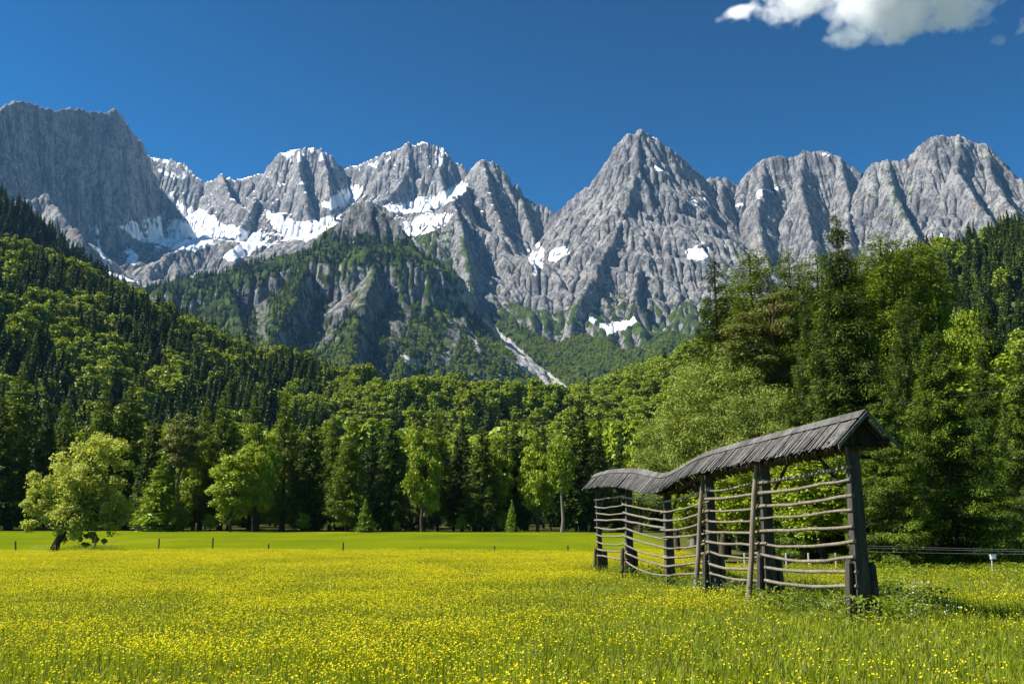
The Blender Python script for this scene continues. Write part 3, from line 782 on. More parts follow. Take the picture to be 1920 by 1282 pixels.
kind('pine_a', 'pine_tree', broadleaf(22, 4.0, 38, .35, 90, 140, .48, .15, .6, (.16, .28), 0, .35, limb=.4), [M['pine']], M['bark_pine'], 22)
kind('young_spruce', 'spruce_tree', conifer(7, 1.9, 39, .02, 20, 8, 22, .42, .17, .15, .25, .9, .3, .06, .8, 0), [SPB, SPB], M['bark'], 7)
kind('shrub', 'shrub', broadleaf(5, 2.3, 40, .0, 46, 40, .42, .24, .8, (.16, .36), 0, .15, limb=.2, taper=.5), [M['broad']], M['bark'], 5)

# the leaning tree that stands alone in the meadow
def meadow_tree():
    Y = 86.0
    x, y, z = at(101, 1030, Y)
    k = Y / F / math.cos(.5 * 0) * 1.03
    L = []
    for px, py, r_ in [(188,852,38),(160,868,36),(205,890,32),(128,885,40),(170,915,48),(100,905,40),(70,930,36),(205,935,34),(140,945,46),(50,945,26),(95,965,36),(190,970,34),(60,975,24),(160,985,28),(218,965,20),(120,990,24),(170,1003,14),(152,1012,9),(205,982,24),(182,1000,14),(122,972,34),(150,960,40),(135,905,46),(150,932,50),(110,935,44)]:
        L.append(((px - 101) * k, (1030 - py) * k, r_ * k * 1.03))
    tp = [((px - 101) * k, 0, (1030 - py) * k) for px, py in [(99,1036),(106,1012),(116,992),(126,972),(134,950),(140,925),(150,895)]]
    g, tr = broadleaf(10.4, 5, 44, .18, 22, 210, .24, .15, .85, (.28, .52), 0, .4, L, tp, .36, .5)
    e = empty('orchard_tree', (x, y, float(gz(x, y)) - .05))
    g.build('crown', [M['apple']], e); tr.build('trunk', [M['bark']], e, True)
    tag(e, 'pale green orchard tree with a dark leaning trunk alone in the meadow', 'tree')
meadow_tree()

# ---- meadow edge, listed from the photograph: kind, px of the crown top, py of the top, distance, label
EDGE = [
 ('spruce_a', 8, 742, 176, 'dark spruce at the very left end of the forest edge', 1.1),
 ('larch_a', 43, 682, 186, 'tall broad larch beside the dark spruce at the left end of the forest edge', 1.1),
 ('spruce_b', 92, 748, 178, 'dark narrow spruce rising right behind the orchard tree crown', 1.0),
 ('larch_b', 128, 742, 192, 'slim larch between two broad larches above the orchard tree', 1.0),
 ('larch_a', 198, 708, 184, 'light larch standing directly above the top of the orchard tree', 1.0),
 ('larch_a', 252, 703, 186, 'tall light larch just right of the orchard tree', 1.05),
 ('spruce_a', 290, 776, 178, 'black green spruce between the orchard tree and the brown pine', 1.0),
 ('young_spruce', 306, 852, 170, 'bright young spruce below the brown pine', 1.5),
 ('pine_a', 345, 758, 176, 'brownish pine between dark spruces on the left of the forest edge', 1.15),
 ('larch_b', 388, 748, 188, 'narrow larch just behind and right of the brown pine', 1.0),
 ('larch_a', 426, 720, 186, 'pointed light larch behind the big round broadleaf tree', 1.0),
 ('broad_a', 440, 832, 168, 'big round bright broadleaf tree with low spreading layers of leaves', 1.05),
 ('broad_b', 488, 776, 172, 'tall bright green broadleaf tree joined to the round one at its left', 1.0),
 ('larch_b', 478, 738, 190, 'dark topped larch peeping between two broadleaf crowns', .9),
 ('larch_a', 540, 718, 178, 'tall yellow green larch with a bare pale trunk', .95),
 ('spruce_a', 586, 766, 176, 'dark spruce right of the tall yellow green larch', .95),
 ('larch_b', 625, 772, 184, 'thin larch squeezed between a dark spruce and a wide larch', .9),
 ('larch_a', 656, 782, 172, 'wide soft larch with a straight trunk over the small fir', 1.1),
 ('spruce_b', 700, 790, 180, 'dark spruce in the shade right of the wide soft larch', 1.0),
 ('spruce_a', 737, 770, 174, 'nearly black spruce in the middle left of the forest edge', 1.0),
 ('broad_b', 796, 790, 170, 'light broadleaf tree right of the nearly black spruce', 1.0),
 ('larch_b', 822, 772, 178, 'light larch leaning on the broadleaf tree in the middle', .95),
 ('spruce_b', 868, 776, 178, 'first dark spruce right of the light larch in the middle', 1.0),
 ('spruce_a', 905, 782, 172, 'second dark spruce in the row in the middle of the edge', 1.05),
 ('broad_b', 932, 800, 176, 'broadleaf tree glinting between dark spruces in the middle', .9),
 ('spruce_a', 965, 776, 178, 'last dark spruce before the gap in the forest edge', 1.0),
 ('broad_b', 1008, 792, 172, 'rounded pale leafed tree left of the weeping birch', .95),
 ('birch_a', 1052, 788, 166, 'yellow green weeping birch with a pale straight trunk', 1.15),
 ('spruce_a', 1086, 742, 172, 'tall dark spruce just behind the weeping birch', 1.05),
 ('spruce_b', 1122, 800, 170, 'dark spruce behind the left end of the hayrack roof', 1.1),
 ('spruce_a', 1160, 818, 176, 'shadowy spruce above the left part of the hayrack roof', 1.0),
 ('broad_b', 1196, 800, 182, 'leafy tree above the dip in the hayrack roof', 1.0),
 ('spruce_b', 1235, 812, 186, 'dim spruce seen over the bend of the hayrack roof', 1.0),
 ('young_spruce', 686, 936, 164, 'small pale fir standing by itself below the wide larch', 1.3),
 ('shrub', 275, 929, 171, 'light shrub at the foot of the dark spruces near the orchard tree', 1.0),
 ('shrub', 346, 950, 171, 'low dark leaved shrub below the brown pine', 1.1),
 ('shrub', 745, 972, 171, 'tiny bright shrub below the nearly black spruce', 1.0),
 ('shrub', 864, 959, 171, 'slender leafy shrub left of the shaded bush group', 1.0),
 ('shrub', 940, 954, 171, 'wide shaded shrub in front of the dark spruce row', 1.3),
 ('young_spruce', 960, 938, 166, 'slim young fir poking out of the wide shaded shrub', .9),
 ('shrub', 395, 959, 171, 'shrub under the left side of the round broadleaf tree', 1.2),
 ('shrub', 570, 956, 171, 'shrub between the bare trunk and the dark spruce', 1.2),
]
def edge_trees():
    for key, px, top, Y, label, wd in EDGE:
        if key[:5] in ('spruc', 'larch'): wd *= 1.36
        tpx(key, px, top, Y, label, 'trees along the far edge of the meadow', None, wd, cat='shrub' if key == 'shrub' else 'tree')
    r = np.random.default_rng(5)
    LB = {'spruce_a': 'dark spruce packed into the woods behind the trees of the meadow edge',
          'spruce_b': 'dark spruce packed into the woods behind the trees of the meadow edge',
          'larch_a': 'light green larch rising out of the woods behind the meadow edge trees',
          'larch_b': 'light green larch rising out of the woods behind the meadow edge trees',
          'broad_b': 'leafy tree mixed into the woods behind the meadow edge trees'}
    pts = []
    for i in range(4000):
        Y = r.uniform(184, 250); px = r.uniform(-120, 1330); x = (px - 960) / F * Y
        if all((x - a) ** 2 + (Y - b) ** 2 > 5.6 ** 2 for a, b in pts): pts.append((x, Y))
        if len(pts) > 165: break
    for x, Y in pts:
        key = r.choice(['spruce_a', 'spruce_b', 'larch_a', 'larch_b', 'broad_b'], p=[.40, .32, .09, .07, .12])
        k = {'spruce': 'spruces', 'larch_': 'larches', 'broad_': 'leafy trees'}[key[:6]]
        tree(key, x, Y, r.uniform(14, 21.5), LB[key], k + ' in the woods behind the meadow edge', wide=r.uniform(.85, 1.15))
if 'trees' not in SKIP: edge_trees()

RIGHT = [
 ('near_larch', 1372, 520, 88, 'green larch showing between the gaunt spruce and the pine', 1.3),
 ('near_larch', 1610, 470, 80, 'larch whose tip shows just left of the soft light larch', 1.2),
 ('near_larch', 1742, 475, 80, 'larch filling the skyline between the second light larch and the birch', 1.4),
 ('near_larch', 1530, 470, 84, 'larch half hidden to the left of the tallest spruce', 1.3),
 ('near_larch', 1462, 590, 82, 'green larch rising behind the silvery bush', 1.2),
 ('big_spruce', 1706, 540, 68, 'dark pointed spruce standing below the second light larch', .9),
 ('big_spruce', 1848, 560, 72, 'dark pointed spruce at the foot of the right hand hill', .9),
 ('near_birch', 1290, 700, 96, 'leafy tree at the far left rim of the grove', 1.1),
 ('near_birch', 1355, 640, 90, 'leafy tree standing behind the grey green willow', 1.3),
 ('thin_spruce', 1338, 470, 78, 'gaunt dark spruce with drooping bare arms left of the reddish pine', 1.35),
 ('near_larch', 1404, 462, 84, 'light larch behind the willow, next to the gaunt spruce', 1.4),
 ('near_pine', 1442, 478, 74, 'brownish pine with a reddish trunk above the hayrack roof', 1.25),
 ('near_larch', 1478, 462, 82, 'dark topped conifer between the pine and the tallest spruce', .9),
 ('near_willow', 1338, 598, 72, 'grey green willow bulging over the middle of the hayrack', .85),
 ('near_willow', 1262, 735, 78, 'low pale willow at the left foot of the grove', 1.0),
 ('near_willow', 1420, 660, 66, 'silvery bush behind the hayrack below the reddish pine', .85),
 ('big_spruce', 1567, 388, 62, 'tallest dense dark green spruce right above the hayrack gable', 1.0),
 ('big_spruce', 1512, 560, 64, 'shorter spruce tucked against the left of the tallest spruce', .9),
 ('near_larch', 1648, 436, 76, 'soft light larch just right of the tallest spruce', 1.5),
 ('near_larch', 1700, 446, 78, 'second light larch, in front of the grey peak', 1.45),
 ('thin_spruce', 1612, 545, 72, 'narrow dark spruce filling the gap right behind the tallest spruce', .9),
 ('near_birch', 1786, 500, 74, 'light birch in front of the right hand hill', 1.0),
 ('big_spruce', 1690, 560, 58, 'dark spruce between the tallest spruce and the fresh green one', .95),
 ('bright_spruce', 1755, 600, 46, 'fresh green spruce with layered boughs reaching down to the grass', 1.02),
 ('bright_spruce', 1650, 700, 44, 'low bright spruce directly right of the hayrack gable', 1.0),
 ('big_spruce', 1838, 640, 56, 'blackish spruce in shade right of the fresh green spruce', 1.0),
 ('near_broad', 1862, 640, 62, 'pale leafed tree peeping over the blackish spruce', 1.0),
 ('bright_spruce', 1915, 650, 50, 'bright spruce cut by the right border of the photo', .9),
 ('thin_spruce', 1880, 760, 54, 'thin shaded spruce with bare lower twigs at the right end', 1.0),
 ('near_broad', 1530, 800, 56, 'leafy bush seen through the near bays of the hayrack', 1.2),
 ('near_broad', 1400, 830, 60, 'leafy bush seen through the middle bays of the hayrack', 1.2),
 ('bright_spruce', 1480, 760, 58, 'bright spruce behind the near bays under the hayrack roof', .9),
 ('near_broad', 1310, 850, 66, 'round bush left behind the bend of the hayrack', 1.3),
]
def right_grove():
    for i, (key, px, top, Y, label, wd) in enumerate(RIGHT):
        tpx(key, px, top, Y, label, 'trees of the grove on the right', 1.3 * i, wd, cat='tree')
if 'trees' not in SKIP: right_grove()

# ------------------------------------------------------------------ forests and grass scattered by geometry nodes
def scatter(name, pts, rot, scl, idx, sources, label):
    me = bpy.data.meshes.new(name + '_points')
    n = len(pts)
    me.vertices.add(n); me.vertices.foreach_set('co', np.asarray(pts, np.float32).ravel())
    a = me.attributes.new('rot', 'FLOAT_VECTOR', 'POINT'); a.data.foreach_set('vector', np.asarray(rot, np.float32).ravel())
    a = me.attributes.new('scl', 'FLOAT_VECTOR', 'POINT'); a.data.foreach_set('vector', np.asarray(scl, np.float32).ravel())
    a = me.attributes.new('pick', 'INT', 'POINT'); a.data.foreach_set('value', np.asarray(idx, np.int32))
    o = bpy.data.objects.new(name, me); COL.objects.link(o)
    ng = bpy.data.node_groups.new(name + '_nodes', 'GeometryNodeTree')
    ng.interface.new_socket('Geometry', in_out='INPUT', socket_type='NodeSocketGeometry')
    ng.interface.new_socket('Geometry', in_out='OUTPUT', socket_type='NodeSocketGeometry')
    gi = ng.nodes.new('NodeGroupInput'); go = ng.nodes.new('NodeGroupOutput'); jn = ng.nodes.new('GeometryNodeJoinGeometry')
    def attr(nm, typ):
        q = ng.nodes.new('GeometryNodeInputNamedAttribute'); q.data_type = typ; q.inputs[0].default_value = nm
        return q.outputs[0]
    ra, sa, pa = attr('rot', 'FLOAT_VECTOR'), attr('scl', 'FLOAT_VECTOR'), attr('pick', 'INT')
    for k, src in enumerate(sources):
        cmp_ = ng.nodes.new('FunctionNodeCompare'); cmp_.data_type = 'INT'; cmp_.operation = 'EQUAL'
        ng.links.new(pa, cmp_.inputs[2]); cmp_.inputs[3].default_value = k
        oi = ng.nodes.new('GeometryNodeObjectInfo'); oi.inputs[0].default_value = src
        ip = ng.nodes.new('GeometryNodeInstanceOnPoints')
        ng.links.new(gi.outputs[0], ip.inputs['Points']); ng.links.new(cmp_.outputs[0], ip.inputs['Selection'])
        ng.links.new(oi.outputs['Geometry'], ip.inputs['Instance'])
        ng.links.new(ra, ip.inputs['Rotation']); ng.links.new(sa, ip.inputs['Scale'])
        ng.links.new(ip.outputs[0], jn.inputs[0])
    ng.links.new(jn.outputs[0], go.inputs[0])
    md = o.modifiers.new('scatter', 'NODES'); md.node_group = ng
    return tag(o, label, None, None, 'stuff')

def merged(name, geo, mats, bark_m):
    g, tr = geo; b = len(mats)
    for V, Q, m in zip(tr.V, tr.Q, tr.M):
        g.add(V, Q - g_off(tr, V), b)
    return g.build(name, list(mats) + [bark_m], link=False)

def g_off(geo, V):
    n = 0
    for W in geo.V:
        if W is V: return n
        n += len(W)
    return 0

def visible_mask(Hgrid, a, Yr, x, y, z, slack):
    """keeps points not hidden behind nearer ground (polar grid of heights)"""
    el = (Hgrid - EYE) / Yr[:, None]
    run = np.maximum.accumulate(el, 0)
    i = np.clip(np.searchsorted(Yr, y) - 1, 0, len(Yr) - 1); j = np.clip(np.searchsorted(a, x / y), 0, len(a) - 1)
    return (z + slack - EYE) / y > run[i, j] - .002

def hill_forest():
    src = [
      merged('forest_spruce', conifer(22, 3.6, 51, .05, 26, 7, 5.5, 1.5, .6, .35, .7, .85, .3, .15, .2, 0), [SP, SPB], M['bark']),
      merged('forest_fir', conifer(22, 3.3, 52, .05, 26, 7, 5.5, 1.5, .55, .3, .7, .9, .3, .2, .5, 0), [M['larch'], SP], M['bark']),
      merged('forest_beech', broadleaf(19, 5.6, 53, .1, 42, 34, 1.15, .8, .72, (.22, .36), 0, .55, limb=.1), [M['broad']], M['bark']),
      merged('forest_maple', broadleaf(17, 5.0, 54, .1, 38, 34, 1.1, .75, .8, (.24, .38), 0, .5, limb=.1), [M['birch']], M['bark']),
    ]
    r = np.random.default_rng(9)
    n = 24000
    Y = np.sqrt(r.uniform(240 ** 2, 1270 ** 2, n)); a = r.uniform(-.64, .64, n); X = a * Y
    Z = hill_z(X[:, None].astype(np.float32), Y[:, None].astype(np.float32))[:, 0]
    ag = np.linspace(-.66, .66, 240, dtype=np.float32); Yg = np.linspace(235, 1300, 150, dtype=np.float32)
    Yq = np.repeat(Yg[:, None], 240, 1)
    Hg = hill_z(ag[None, :] * Yq, Yq)
    v = visible_mask(Hg, ag, Yg, X, Y, Z, 20)
    # a narrow gap of mown ground stays open in the valley behind the edge
    X, Y, Z = X[v], Y[v], Z[v]; n = len(X)
    c = fbm(X / 70, Y / 70, o=3) + .25 * (sstep(-120, 60, X) - sstep(120, 400, X)) + r.normal(0, .12, n)
    c = c * 1.6 - .16 * sstep(-60, -260, X) - .48 * sstep(110, 240, X) + .25 * (np.abs(X) < 120)
    dark = (Y > 1010) | ((X < -250) & (Y > 900))
    k = np.where(c > .02, np.where(r.random(n) < .7, 2, 3), np.where(r.random(n) < .72, 0, 1))
    k = np.where(dark, 0, k)
    s = (.55 + .85 * r.random(n) ** 1.3) * np.where(k > 1, 1.12, 1.0)
    S = np.stack([s * r.uniform(.9, 1.2, n), s * r.uniform(.9, 1.2, n), s], 1)
    rot = np.stack([r.normal(0, .03, n), r.normal(0, .03, n), r.uniform(0, 6.28, n)], 1)
    scatter('forest', np.stack([X, Y, Z - .4], 1), rot, S, k, src, 'mixed spruce and beech forest covering the near hillsides')

def mountain_forest():
    src = [
      merged('mountain_spruce', conifer(20, 3.2, 61, .04, 14, 6, 3.2, 2.6, 1.1, .3, .6, .9, .2, .15, 0, 0), [SP], M['bark']),
      merged('mountain_larch', conifer(18, 3.4, 62, .04, 14, 6, 3.2, 2.4, 1.1, .2, .6, .8, .3, .15, 0, 0), [M['larch']], M['bark']),
      merged('mountain_beech', broadleaf(15, 5.0, 63, .1, 22, 12, 2.0, 1.6, .7, (.28, .4), 0, .6, limb=0), [M['broad']], M['bark']),
    ]
    r = np.random.default_rng(13)
    nr, nc = MP.shape[:2]
    P = MP.reshape(-1, 3); veg = MC[:, 1]; nz = MN[..., 2].ravel()
    # area that one vertex stands for
    da = np.abs(np.gradient(MP[..., 0], axis=1)) * np.abs(np.gradient(MP[..., 1], axis=0))
    px, py = pix(P)
    w = da.ravel() * sstep(.5, .72, veg) * sstep(.25, .5, nz) * (px > -40) * (px < 1960) * (py > 350) * (P[:, 1] > 1500)
    el = (MP[..., 2] - EYE) / MP[..., 1]; run = np.maximum.accumulate(el, 0)
    w *= (el > run - .006).ravel()
    w *= .45 + 1.1 * sstep(-.25, .25, fbm(P[:, 0] / 90, P[:, 1] / 90, o=3))
    n = 23000
    i = r.choice(len(P), n, p=w / w.sum(), replace=True)
    Q = P[i] + np.stack([r.uniform(-3, 3, n), r.uniform(-3, 3, n), np.full(n, -1.5)], 1)
    qx, qy = pix(Q)
    c = fbm(Q[:, 0] / 110, Q[:, 1] / 110, o=3) + r.normal(0, .12, n)
    leafy = sstep(560, 680, qy + 40 * c) * .8 + .35 * sstep(900, 960, qx)
    k = np.where(r.random(n) < leafy, 2, np.where(c > .15, 1, 0))
    s = r.uniform(.6, 1.15, n)
    rot = np.stack([r.normal(0, .04, n), r.normal(0, .04, n), r.uniform(0, 6.28, n)], 1)
    scatter('mountain_forest', Q, rot, np.stack([s, s, s * 1.05], 1), k, src, 'dark conifer forest clinging to the lower mountain slopes')
if 'forest' not in SKIP:
    hill_forest(); mountain_forest()
# ------------------------------------------------------------------ the hayrack
def wood(name, a, b, sc=1.0, along=(1, 1, .12), bs=.5):
    t = NT(name)
    geo = t.n('ShaderNodeNewGeometry'); oi = t.n('ShaderNodeObjectInfo')
    n = t.noise(9 * sc, t.pos(along), 7, .7); n2 = t.noise(1.3, t.pos(), 3)
    c = t.ramp(n, (.33, a), (.66, b))
    k = t.math('ADD', t.math('MULTIPLY', geo.outputs['Random Per Island'], .55), t.math('MULTIPLY', n2, .6))
    c = t.mix(t.ramp(k, (.25, .6), (.75, 0.)), c, tuple(q * .45 for q in a))
    return t.done(t.principled(c, .85, .15, n, bs, .012))
M['post'] = wood('weathered_post_wood', (.028, .023, .018), (.100, .085, .070))
M['rail'] = wood('grey_rail_wood', (.105, .085, .062), (.27, .23, .17), 1.2)
M['plank'] = wood('weathered_roof_planks', (.055, .050, .047), (.195, .184, .170), 1.0, (1, 1, .5))
M['beam'] = wood('dark_beam_wood', (.020, .016, .013), (.055, .045, .037))

A0 = np.array([4.05, 46.7, 0]); A1 = np.array([7.4, 21.7, 0])
AX = (A1 - A0) / np.linalg.norm(A1 - A0)             # along the rack, towards the viewer
PX = np.array([-AX[1], AX[0], 0.0])                  # across the rack, towards +x
UP = np.array([0, 0, 1.0])
RS = [-.17, 0.0, .5, 1.0, 1.5, 1.85, 2.15, 2.5, 2.9, 3.2, 3.8, 4.3, 4.8, 5.10]
RZ = [q - .09 for q in (4.27, 4.30, 4.30, 4.20, 4.03, 3.82, 3.66, 3.78, 4.03, 4.11, 4.15, 4.17, 4.19, 4.20)]
_k = np.ones(15) / 15
_s = np.linspace(-.6, 5.6, 400); _z = np.convolve(np.interp(np.concatenate([np.full(7, -.6), _s, np.full(7, 5.6)]), RS, RZ), _k, 'valid')
def ridge_z(s): return np.interp(s, _s, _z)
def ap(s, off=0.0, z=0.0): return A0 + (A1 - A0) * s / 5.0 + PX * off + UP * z
SLEN = float(np.linalg.norm(A1 - A0)) / 5.0

def hayrack():
    r = np.random.default_rng(3)
    root = empty('hayrack', tuple(ap(2.5)))
    tag(root, 'old open wooden hayrack with a sagging plank roof and horizontal drying poles', 'hayrack')
    O = ap(2.5)
    def put(name, g, m, par=root, sm=False):
        V = np.vstack(g.V) - (O if par is root else 0)
        return mesh_obj(name, V, np.vstack(g.Q), m, par, None, sm)
    ps = [0.0, 1.05, 2.2, 3.12, 4.0, 5.0]
    gzs = [float(gz(*ap(s)[:2])) for s in ps]
    for i, s in enumerate(ps):
        # squared post standing between two stubs
        top = ridge_z(s) - .34; lean = r.normal(0, .02, 2)
        g = Geo(); zz = np.linspace(-.7, top, 7)
        w = .130 if i else .095
        pts = np.array([ap(s + lean[0] * z * .01, lean[1] * z * .5 + (.0 if i != 5 else -.02 * z), z) for z in zz])
        for k in range(len(zz) - 1):
            pass
        ring = []
        for p, z in zip(pts, zz):
            q = w * (1 + r.normal(0, .02)) * (1.1 - .08 * z)
            for a, b in ((-1, -1), (-.55, -1.05), (.6, -1.03), (1, -1), (1.02, .5), (1, 1), (-.5, 1.04), (-1, 1)):
                ring.append(p + AX * a * q + PX * b * q * 1.1)
        n = len(zz); Q = []
        for k in range(n - 1):
            for j in range(8): Q.append((k * 8 + j, k * 8 + (j + 1) % 8, (k + 1) * 8 + (j + 1) % 8, (k + 1) * 8 + j))
        e = (n - 1) * 8
        Q += [(e, e + 1, e + 2, e + 3), (e, e + 3, e + 4, e + 7), (e + 7, e + 4, e + 5, e + 6)]
        g.add(np.array(ring), Q); put('post', g, M['post'])
        hs = {0: .85, 1: .95, 2: 0, 3: 1.0, 4: 1.05, 5: 1.06}[i]
        if hs:
            for sd, hh in ((-1, hs), (1, hs * .93)):
                g = Geo(); off = sd * (w * 1.15 + .10)
                wd = .075 if sd < 0 else .105
                zz = np.array([-.7, .1, .6, hh - .06, hh])
                ring = []
                for z in zz:
                    q = wd * (1.05 - .12 * z) * (.7 if z == hh else 1)
                    c = ap(s, off + sd * .04 * (1 - z), z)
                    for a in range(8):
                        t = a * math.pi / 4 + .4
                        ring.append(c + AX * math.cos(t) * q * 1.25 + PX * math.sin(t) * q + UP * (r.normal(0, .02) if z == hh else 0))
                Q = []
                for k in range(4):
                    for j in range(8): Q.append((k * 8 + j, k * 8 + (j + 1) % 8, (k + 1) * 8 + (j + 1) % 8, (k + 1) * 8 + j))
                Q += [(32, 33, 34, 35), (32, 35, 36, 39), (39, 36, 37, 38)]
                g.add(np.array(ring), Q); put('post_stub', g, M['post'])
        if i in (3, 4):
            g = Geo(); zz = np.linspace(-.6, top - .35, 6)
            g.tube([ap(s - .035 + .004 * z, -.52 + .10 * z + .02 * math.sin(z * 2), z) for z in zz], np.linspace(.082, .062, 6), 9, jitter=.03)
            put('leaning_pole', g, M['rail'], sm=True)
    # drying poles, bay by bay
    dip = np.interp(ps, [0, 1.05, 2.2, 3.12, 4, 5], [0, -.02, -.40, -.12, -.10, 0])
    for b in range(5):
        s0, s1 = ps[b], ps[b + 1]
        for k in range(9):
            z = .52 + .315 * k
            z0, z1 = z + dip[b] + r.normal(0, .02), z + dip[b + 1] + r.normal(0, .02)
            if z0 < .08 or z1 < .08: z0 = max(z0, .12); z1 = max(z1, .12)
            off = -.155 + r.normal(0, .012)
            e0, e1 = s0 - r.uniform(.03, .09), s1 + r.uniform(.03, .09)
            if b == 4: e1 = s1 + .03
            m = 9; t = np.linspace(0, 1, m)
            sag = r.uniform(.02, .10) + (.05 if b in (1, 3, 4) else 0) * (k < 3)
            wig = np.cumsum(r.normal(0, .014, m)); wig -= np.linspace(wig[0], wig[-1], m)
            pts = [ap(e0 + (e1 - e0) * tt, off + r.normal(0, .004), z0 + (z1 - z0) * tt - sag * 4 * tt * (1 - tt) + ww) for tt, ww in zip(t, wig)]
            g = Geo(); r0 = r.uniform(.036, .046)
            g.tube(pts, np.linspace(r0, r0 * r.uniform(.7, 1.0), m)[:: r.choice([-1, 1])], 7, jitter=.04)
            put('rail', g, M['rail'], sm=True)
    # roof: two slopes of narrow planks, a ridge board, purlins, rafters and ties
    for sd, nm in ((-1, 'front_roof_slope'), (1, 'rear_roof_slope')):
        g = Geo(); s = -.18
        while s < 5.10:
            wd = r.uniform(.055, .105) / SLEN
            if s + wd > 5.13: wd = 5.13 - s
            sc = s + wd / 2
            zr = ridge_z(sc) + r.normal(0, .012); lift = r.uniform(.0, .015)
            sl0, sl1 = ridge_z(s), ridge_z(s + wd)
            eo = .66 + r.normal(0, .016); ed = .70 + r.normal(0, .02)
            top = ap(sc, sd * .0, zr + .03 + lift); bot = ap(sc + r.normal(0, .006), sd * eo, zr + .03 - ed + lift)
            ax = (ap(s + wd, 0, sl1) - ap(s, 0, sl0)) / 2 * 1.02
            ay = (bot - top) / 2
            nn = np.cross(ax, ay); nn /= np.linalg.norm(nn)
            g.box((top + bot) / 2, ax, ay, nn * .011)
            s += wd
        put(nm, g, M['plank'])
    ss = np.linspace(-.19, 5.14, 60)
    for sd in (-1, 1):
        g = Geo()
        for a, b in zip(ss[:-1], ss[1:]):
            c0, c1 = ap(a, 0, ridge_z(a) + .085), ap(b, 0, ridge_z(b) + .085)
            ax = (c1 - c0) / 2 * 1.0; side = PX * sd * .085 - UP * .088
            g.box((c0 + c1) / 2 + side, ax, side, np.cross(ax, side) / np.linalg.norm(np.cross(ax, side)) * .012)
        put('ridge_board', g, M['plank'])
    g = Geo(); g.tube([ap(s, 0, ridge_z(s) - .06) for s in ss], .06, 7); put('ridge_beam', g, M['beam'])
    for sd in (-1, 1):
        g = Geo(); g.tube([ap(s, sd * .46, ridge_z(s) - .56) for s in ss], .055, 7); put('purlin', g, M['beam'])
    g = Geo(); g.tube([ap(s, -.02, ridge_z(s) - .66) for s in np.linspace(-.1, 5.1, 60)], .075, 7); put('wall_plate', g, M['beam'])
    for s in np.linspace(-.12, 5.08, 15):
        for sd in (-1, 1):
            g = Geo(); g.tube([ap(s, 0, ridge_z(s) - .05), ap(s, sd * .6, ridge_z(s) - .66)], .04, 6); put('rafter', g, M['beam'])
    for s in ps:
        g = Geo(); g.tube([ap(s + .02, -.6, ridge_z(s) - .60), ap(s + .02, .6, ridge_z(s) - .60)], .055, 7); put('tie_beam', g, M['beam'])
    for s, d in ((2.3, 1), (3.02, -1), (4.12, 1), (4.88, -1), (.12, 1), (.93, -1)):
        g = Geo(); g.tube([ap(s, -.03, ridge_z(s) - 1.45), ap(s + d * .22, -.03, ridge_z(s + d * .22) - .68)], .045, 6); put('brace', g, M['beam'])
    # dark panel added across the near gable, in place of its shaded interior
    g = Geo(); zt = ridge_z(5.05)
    for k in range(9):
        o = -.54 + k * .12 + .06; h = .62 - abs(o) * 1.0
        if h > .06: g.box(ap(5.05, o, zt - .64 + h / 2), PX * .056, AX * .010, UP * h / 2)
    put('gable_dark_panel', g, M['beam'])
    # weathered barge boards on the near gable
    for sd in (-1, 1):
        g = Geo(); zt = ridge_z(5.13)
        a, b = ap(5.15, 0, zt - .0), ap(5.15, sd * .68, zt - .70)
        g.box((a + b) / 2, (b - a) / 2, UP * .05, AX * .014); put('barge_board', g, M['plank'])
hayrack()

# ------------------------------------------------------------------ fences, posts, wires
M['grey_post'] = wood('old_fence_wood', (.050, .042, .034), (.13, .11, .09))
M['pale_post'] = wood('pale_fence_wood', (.30, .30, .29), (.52, .52, .50))
def plain(name, c, rough=.5, spec=.4):
    t = NT(name); n = t.noise(30, t.pos(), 3)
    return t.done(t.principled(t.mix(n, tuple(q * .8 for q in c), c), rough, spec))
M['wire'] = plain('dark_cable', (.03, .03, .032)); M['steel'] = plain('fence_steel', (.22, .22, .22), .4)
M['plastic'] = plain('white_plastic', (.72, .78, .84), .5)

def post(px, base, top, Y, label, group, lean=0.0, w=.07, m='grey_post', name='fence_post'):
    x, y, _ = at(px, base, Y); z = float(gz(x, y)); zt = at(px, top, Y)[2]
    h = max(.5, zt - z)
    g = Geo(); r_ = np.linspace(1, .9, 5) * w
    zz = np.array([-.3, .3 * h, .7 * h, h - .03, h]); r_[-1] *= .7
    g.tube([(lean * q, 0, q) for q in zz], r_, 8, jitter=.05)
    o = g.build(name, [M[m]]); o.location = (x, y, z)
    return tag(o, label, 'post', group)

FP = [(30,1036,1014,-.12,'leaning short fence post at the left border beside the orchard tree'),(176,1032,1006,.05,'fence post just right of the orchard tree trunk'),(297,1034,1009,0,'fence post below the round shrubs, third along the meadow'),
      (398,1034,1008,0,'tall fence post below the big round broadleaf tree'),(503,1037,1019,0,'short fence post below the bare pale larch trunk'),(643,1036,1016,0,'thin fence post below the wide soft larch'),
      (788,1040,1027,0,'shortest fence post in the middle of the flower meadow edge'),(927,1041,1023,0,'fence post below the shaded bush group'),(1066,1044,1022,-.08,'leaning fence post just left of the hayrack')]
for px, b, t_, ln, lb in FP: post(px, b, t_, 82, lb, 'fence posts between flowers and mown grass', ln)
r5 = np.random.default_rng(17)
for px in (862, 884, 905, 923, 948, 972, 995, 1012, 1030, 1085, 1104):
    post(px, 1003, r5.uniform(986, 990), 160, 'thin fence post in front of the woods right of the middle', 'thin posts along the woods', 0, .05)
